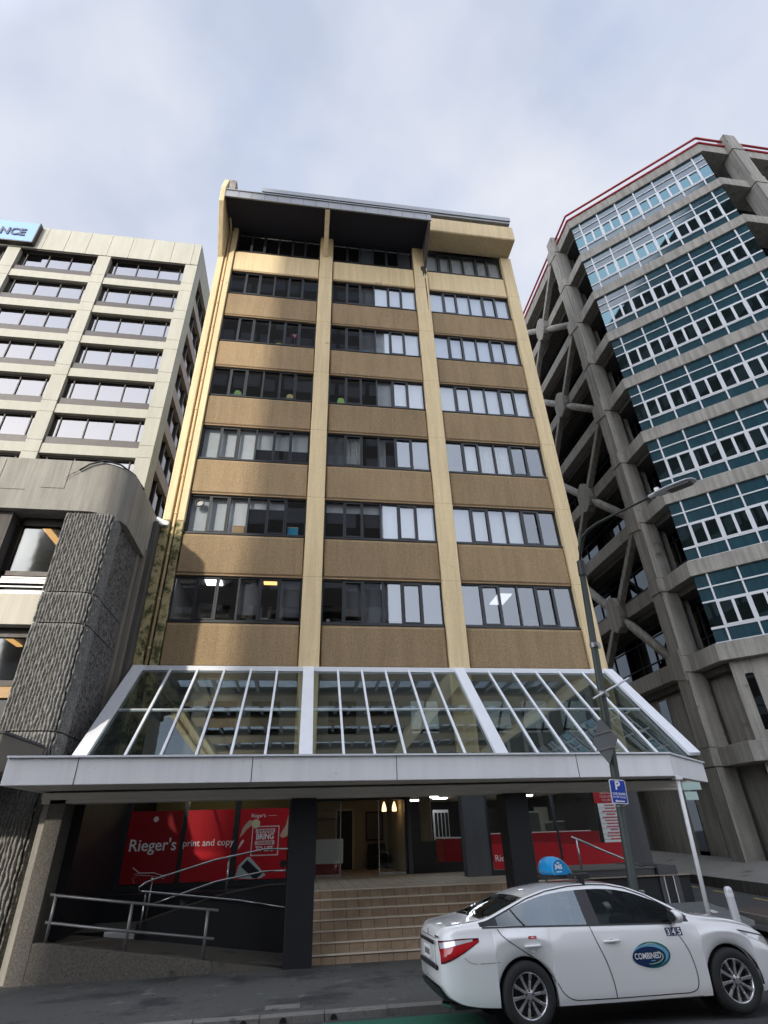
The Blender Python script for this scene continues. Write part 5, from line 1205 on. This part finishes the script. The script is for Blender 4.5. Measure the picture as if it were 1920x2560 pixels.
flank([(1.12,.245),(2.10,.245)]+smoothline([(2.10,.245),(2.21,.28),(2.25,.40),(2.22,.62),(2.14,.80),(2.05,.935)]),.010,'door_gap','plast')
flank([(.50,.205),(2.28,.205)],.006,'sill_gap','room')
flank([(-.32,.66),(-.62,.655)]+smoothline([(-.62,.655),(-.72,.67),(-.80,.72)]),.005,'bumper_gap','room')
flank(smoothline([(-.30,.835),(.4,.80),(1.2,.785),(2.2,.775)]),.004,'crease','wh') if False else None
flank([(-.50,1.003),(0,.995),(1,.968),(2.1,.942)],.016,'belt_trim','plast',off=.004)
# chrome-ish thin line over the windows is painted body colour here; door handles
for hx in (.12,1.18):
    for sg_ in (-1,1):
        y=sg_*(bodyY(hx,.80)+.02); MB().tube([(hx-.10,sg_*(bodyY(hx-.1,.80)),.80),(hx-.085,y,.80),(hx,y+sg_*.008,.802),(hx+.085,y,.80),(hx+.10,sg_*(bodyY(hx+.1,.8)),.80)],.014,8).build('door_handle','carwhite',car,smooth=True)
        MB().lathe([(0,0),(.04,.0),(.045,.002*sg_)],'Y',(hx,sg_*(bodyY(hx,.78)+.001),.78),16).build('handle_cup','lampgrey',car)
# quarter-light divider, side-window dividers
m=MB()
for sg_ in (-1,1): m.tube([(.07,sg_*(bodyY(.07,1.0)+.002),1.0),(-.0,sg_*(bodyY(-.0,1.08)+.002),1.08),(-.06,sg_*(bodyY(-.06,1.18)+.0),1.175)],.011,6)
m.build('window_divider','plast',car)
flank([(-.50,1.03),(-.36,1.075),(-.1,1.163),(.2,1.27),(.5,1.343),(.85,1.385),(1.15,1.393),(1.4,1.38),(1.65,1.335),(1.9,1.245),(2.12,1.13),(2.36,1.0)],.014,'window_rubber','plast',off=.004)
# mirrors
for sg_ in (-1,1):
    m=MB(); yb=bodyY(2.05,.96); m.lathe([(0,-.075),(.05,-.07),(.085,-.03),(.09,.03),(.0,.045)],'X',(0,0,0),16); m.v=[(x_*.9+2.12,sg_*(yb+.115)+y_*1.25,z_*.85+1.02) for x_,y_,z_ in m.v]
    mi=m.build('wing_mirror','carwhite',car,smooth=True); MB().tube([(2.13,sg_*(yb-.01),.965),(2.13,sg_*(yb+.05),.975),(2.12,sg_*(yb+.10),.985)],.03,8).build('stalk','plast',mi)
    m=MB(); m.lathe([(0,0),(.07,0),(.072,.01)],'X',(0,0,0),16); m.v=[(x_+2.04,sg_*(yb+.115)+y_*1.3,z_*.85+1.02) for x_,y_,z_ in m.v]; m.build('mirror_glass','plast',mi)
# wheels
for hx in HX:
    for sg_ in (-1,1):
        yo=sg_*.895; t=MB(); s=-sg_
        t.lathe([(.222,.0),(.235,-.012),(.285,-.014),(.318,.002),(.33,.03),(.332,.10),(.33,.175),(.318,.205),(.285,.22),(.222,.21)],'Y',(0,0,0),40,closed=True); t.v=[(x_+hx,yo+s*y_,z_+HZ) for x_,y_,z_ in t.v]
        wobj=thing('wheel','w','c',world=False) if False else None
        ty=t.build('wheel','rubber',car,smooth=True)
        r=MB(); r.lathe([(.222,.0),(.215,.004),(.205,.02),(.20,.19),(.222,.20),(.225,.19),(.226,.01)],'Y',(0,0,0),40,closed=True); r.v=[(x_+hx,yo+s*y_,z_+HZ) for x_,y_,z_ in r.v]; r.build('rim_barrel','alloy',ty,smooth=True)
        r=MB(); r.lathe([(0,.10),(.203,.10),(.203,.12),(0,.12)],'Y',(0,0,0),30); r.v=[(x_+hx,yo+s*y_,z_+HZ) for x_,y_,z_ in r.v]; r.build('brake_disc','room_dk',ty)
        r=MB()
        for k in range(10):
            a=2*PI*k/10+.12; ca,sa=math.cos(a),math.sin(a); w0,w1=.014,.021
            A=[];B=[]
            for (rad,w,yy) in ((.045,w0,.012),(.13,.014,.018),(.212,w1,.006)):
                A.append([(rad*ca-w*sa,yy,rad*sa+w*ca),(rad*ca+w*sa,yy,rad*sa-w*ca),(rad*ca+w*sa*.8,yy+.03,rad*sa-w*ca*.8),(rad*ca-w*sa*.8,yy+.03,rad*sa+w*ca*.8)])
            for q0,q1 in zip(A,A[1:]): r.hexa(q0,q1)
        r.lathe([(0,.002),(.03,.002),(.058,.010),(.062,.04),(0,.04)],'Y',(0,0,0),24)
        r.v=[(x_+hx,yo+s*y_,z_+HZ) for x_,y_,z_ in r.v]; r.build('rim','alloy',ty,bevel=.002)
        r=MB()
        for k in range(5):
            a=2*PI*k/5+.3; q=MB().lathe([(0,.0),(.011,.0),(.012,.012),(0,.012)],'Y',(0,0,0),8); r.add([(x_+hx+.048*math.cos(a),yo+s*(y_-.002),z_+HZ+.048*math.sin(a)) for x_,y_,z_ in q.v],q.f)
        r.build('wheel_nut','plast',ty)
        m=MB(); n=18
        for j in range(n):
            a0,a1=PI*j/n-.15,PI*(j+1)/n-.15; rr_=AR+.012
            m.add([(hx+rr_*math.cos(a0),sg_*.885,HZ+rr_*math.sin(a0)),(hx+rr_*math.cos(a1),sg_*.885,HZ+rr_*math.sin(a1)),(hx+rr_*math.cos(a1),sg_*.55,HZ+rr_*math.sin(a1)),(hx+rr_*math.cos(a0),sg_*.55,HZ+rr_*math.sin(a0))],[(0,1,2,3)])
        m.add([(hx+.42*math.cos(2*PI*j/24),sg_*.55,HZ+.42*math.sin(2*PI*j/24)) for j in range(24)],[tuple(range(24))])
        m.build('wheel_well','blk',car)
MB().box(-.95,3.5,-.72,.72,.22,.26).build('floor_pan','blk',car)
m=MB(); m.prismY([(-1.12,.40),(-1.05,.30),(-.62,.22),(-.62,.27),(-1.0,.37)],-.60,.60); m.build('rear_diffuser','plast',car)
# lamps drawn on the surface, wrapping round the rear corner
def surfpatch(fn,nu,nv,name,mt,off,side=-1,parent=None):
    m=MB()
    for j in range(nv+1):
        for i in range(nu+1):
            x,z=fn(i/nu,j/nv); x=max(-1.09,x); y=side*(bodyY(x,z)+off); m.v.append((x-(off if x<-1.0 else 0),y,z))
    for j in range(nv):
        for i in range(nu): a=j*(nu+1)+i; m.f.append((a,a+1,a+nu+2,a+nu+1))
    return m.build(name,mt,parent or car,smooth=True)
def lerp(a,b,t): return a+(b-a)*t
for sd2 in (-1,1):
    top_=lambda u: lerp(.885,.895,u)-.012*math.sin(PI*u)*0+.006*u
    def F(u,v,e=0):
        x=lerp(-1.085,-.585+e,u**1.25); zt_=.868+.030*math.sin(min(1,u*1.3)*PI*.5)+e*.5; zb_=lerp(.665-e,.868,u**1.35); return (x,lerp(zb_,zt_,v))
    tl=surfpatch(lambda u,v:F(u,v,.014),18,6,'tail_lamp','taild',.004,sd2)
    surfpatch(lambda u,v:(F(u,.04+.60*v)[0]+.0,F(u,.04+.60*v)[1]),18,4,'red_lens','tail',.008,sd2,tl)
    surfpatch(lambda u,v:(F(.04+u*.84,.66+.28*v)[0],F(.04+u*.84,.66+.28*v)[1]),16,2,'clear_lens','clear',.009,sd2,tl)
    def G(u,v): x=lerp(3.02,3.60,u); return (x,lerp(lerp(.80,.60,u),lerp(.83,.70,u),v))
    hl=surfpatch(G,14,4,'headlamp','clear',.006,sd2); surfpatch(lambda u,v:(lerp(3.0,3.62,u),lerp(lerp(.826,.70,u),lerp(.842,.715,u),v)),14,2,'headlamp_edge','plast',.009,sd2,hl)
# tail: plate recess, plate, bar, badge
m=MB(); m.box(-1.115,-1.092,-.40,.40,.63,.83); m.build('plate_recess','carwhite',car,bevel=.01)
MB().box(-1.130,-1.116,-.42,.42,.825,.868).build('boot_garnish','plast',car,bevel=.008)
np_=MB().box(-1.126,-1.117,-.19,.19,.66,.785).build('number_plate','wh',car)
m=MB().box(-1.13,-1.093,-.52,.52,.575,.625); m.build('bumper_insert','plast',car,bevel=.012)
m=MB(); [m.box(-1.1285,-1.1265,-.155+i*.054,-.155+i*.054+.032,.69,.755) for i in range(6)]; m.build('plate_marks','blk',np_)
m=MB(); m.lathe([(.026,-.004),(.036,-.004),(.036,.004),(.026,.004)],'X',(-1.095,0,.93),20,closed=True); m.build('boot_badge','steel',car)
MB().box(-1.095,-1.088,-.62,-.42,.905,.925).build('boot_script','steel',car)
m=MB(); m.tube([(-.55,-.45,.20),(-.9,-.45,.22),(-1.06,-.45,.25)],.03,10); m.build('exhaust','steel',car)
# interior
it_=MB(); it_.box(-.5,2.4,-.74,.74,.30,.50); it_.build('cabin_floor','blk',car)
for sx in (.55,1.45):
    for sy in (-.36,.36):
        s_=MB(); s_.hexa([(sx-.25,sy-.24,.5),(sx+.28,sy-.24,.5),(sx+.28,sy+.24,.5),(sx-.25,sy+.24,.5)],[(sx-.25,sy-.24,.66),(sx+.28,sy-.24,.70),(sx+.28,sy+.24,.70),(sx-.25,sy+.24,.66)])
        s_.hexa([(sx-.34,sy-.22,.66),(sx-.20,sy-.22,.66),(sx-.20,sy+.22,.66),(sx-.34,sy+.22,.66)],[(sx-.48,sy-.19,1.12),(sx-.36,sy-.19,1.12),(sx-.36,sy+.19,1.12),(sx-.48,sy+.19,1.12)])
        s_.hexa([(sx-.47,sy-.12,1.14),(sx-.38,sy-.12,1.14),(sx-.38,sy+.12,1.14),(sx-.47,sy+.12,1.14)],[(sx-.50,sy-.11,1.30),(sx-.42,sy-.11,1.30),(sx-.42,sy+.11,1.30),(sx-.50,sy+.11,1.30)])
        s_.build('seat','room_dk',car,bevel=.03)
MB().box(2.0,2.4,-.76,.76,.62,.93).build('dashboard','blk',car,bevel=.04)
m=MB(); m.lathe([(.165,-.012),(.19,-.012),(.19,.012),(.165,.012)],'X',(1.92,-.36,.92),24,closed=True); m.build('steering_wheel','blk',car,smooth=True)
# decals
def decal(mb,x0,z0,name,mt,off,parent=None,k=1):
    if name.startswith('logo') or name=='door_logo': k=.86; x0=1.66+(x0-1.66)*k; z0=.63+(z0-.63)*k
    mb.v=[(x0+a*k,-(bodyY(x0+a*k,z0+c*k)+off),z0+c*k) for a,b,c in mb.v]; return mb.build(name,mt,parent or car)
def ell(rx,rz,cx=0,cz=0,n=40,a0=0,a1=2*PI,inner=None):
    m=MB()
    if inner is None:
        rr_=[0,.35,.7,1]
        for q in rr_: m.v+=[(cx+rx*q*math.cos(2*PI*i/n),0,cz+rz*q*math.sin(2*PI*i/n)) for i in range(n)]
        for j in range(3):
            for i in range(n): m.f.append((j*n+i,j*n+(i+1)%n,(j+1)*n+(i+1)%n,(j+1)*n+i))
    else:
        (ix,iz,ox,oz)=inner
        for i in range(n+1):
            t=a0+(a1-a0)*i/n; m.v.append((cx+rx*math.cos(t),0,cz+rz*math.sin(t))); m.v.append((ox+ix*math.cos(t),0,oz+iz*math.sin(t)))
        for i in range(n): m.f.append((2*i,2*i+2,2*i+3,2*i+1))
    return m
LX,LZ=1.66,.63; LK=.86
lg=decal(ell(.30,.165,.03,.0),LX,LZ,'door_logo','wh',.0035)
decal(ell(.29,.155,.035,.01),LX,LZ,'logo_back','tealg',.0045,lg); decal(ell(.285,.130,.01,.012),LX,LZ,'logo_swoosh','teald',.0055,lg)
decal(ell(.265,.118,-.02,-.008),LX,LZ,'logo_oval','navyd',.0065,lg); decal(ell(.21,.085,.0,-.012,40,R(-100),R(50),(.20,.077,-.012,-.01)),LX,LZ,'logo_arc','greend',.0078,lg)
decal(textmb('COMBINED',.098,.0022,.0,'CENTER',0,.84),LX-.04,LZ-.03,'logo_text','wh',.0085,lg); decal(MB().add([(-.035,0,0),(.035,0,0),(.035,0,.012),(-.035,0,.012)],[(0,1,2,3)]),LX+.03,LZ-.062,'logo_small_line','teald',.0085,lg)
decal(ell(.20,.140,.03,.012,24,R(50),R(125),(.19,.128,.03,.012)),LX,LZ,'logo_upper_line','greend',.0085,lg)
nb=MB()
for i in range(3): nb.add([(i*.095,0,0),(i*.095+.088,0,0),(i*.095+.088,0,.105),(i*.095,0,.105)],[(0,1,2,3)])
nbo=decal(nb,1.96,.815,'number_decal','navyd',.004,None,.82)
for i,c in enumerate('345'): decal(textmb(c,.115,.003,0,'CENTER'),1.96+(.044+i*.095)*.82,.825,'digit','wh',.006,nbo,.82)
decal(MB().add([(0,0,0),(.11,0,0),(.11,0,.028),(0,0,.028)],[(0,1,2,3)]),.07,.872,'red_sticker','red',.004)

# roof light: shell-shaped blue sign on a dark bar with a black box
zt0=1.435
m=MB(); m.tube([(1.02,-.56,zt0-.01),(1.02,-.52,zt0+.05),(1.02,.52,zt0+.05),(1.02,.56,zt0-.01)],.018,8); rb=m.build('roof_bar','plast',car)
prof=[(-.20,.0),(-.235,.06),(-.23,.14),(-.19,.21),(-.12,.25),(-.03,.255),(.06,.225),(.14,.16),(.20,.08),(.235,.0)]
m=MB(); lay=[(-.30,.80),(-.24,.93),(-.1,1.0),(.1,1.0),(.24,.93),(.30,.80)]
for yy,k_ in lay: m.v+=[(.95+px*k_*.82,yy,zt0+.075+pz_*k_) for px,pz_ in prof]
n=len(prof)
for a in range(5):
    for i in range(n): m.f.append((a*n+i,a*n+(i+1)%n,(a+1)*n+(i+1)%n,(a+1)*n+i))
m.f.append(tuple(range(n))); m.f.append(tuple(5*n+i for i in range(n)))
rs=m.build('roof_sign','taxiblue',car,autos=50)
MB().box(.76,1.16,-.26,.26,zt0+.045,zt0+.074).build('sign_base','plast',rs)
for (w_,h_,z_) in ((.05,.014,.175),(.09,.012,.055)):
    MB().box(.90-w_/2,.90+w_/2,-.306,-.302,zt0+.075+z_-.02,zt0+.075+z_-.02+h_).build('sign_small_line','wh',rs)
q=textmb('345',.085,.003,.001,'CENTER'); shift(q,.90,-.304,zt0+.155); q.build('sign_number','wh',rs)
m=MB(); m.tube([(.95+px*.82*.80,-.305,zt0+.075+pz_*.80) for px,pz_ in prof],.006,6); m.build('sign_edge','teald',rs)
for v_ in [rs]+[c for c in COL.objects if c.parent is rs]:
    for q in v_.data.vertices: q.co=Vector((.95,0,zt0+.075))+(q.co-Vector((.95,0,zt0+.075)))*.9 if q.co.z>zt0+.0749 else q.co
m=MB().box(.98,1.24,-.52,-.36,zt0+.02,zt0+.095); m.build('roof_box','plast',car,bevel=.015); MB().box(1.07,1.11,-.60,-.50,zt0-.045,zt0+.03).build('box_bracket','plast',car)

def squeeze(o):
    for c in [c for c in COL.objects if c.parent is o]:
        if c.type=='MESH':
            for v in c.data.vertices:
                if v.co.x<-.45: v.co.x=-.45+(v.co.x+.45)*.90
        squeeze(c)
squeeze(car)
for o in list(COL.objects):
    if o.type=='MESH' and o.name.split('.')[0] in ('rear_door_glass','front_door_glass','black_pillar','window_rubber','belt_trim','door_gap','sill_gap','bumper_gap','window_divider','shop_wall','slot_window','clamp','ceiling_light','downlight','sheet','fin','strap','soffit_beam','side_spandrel','lobby_wall','louvre_box'): split_loose(o)
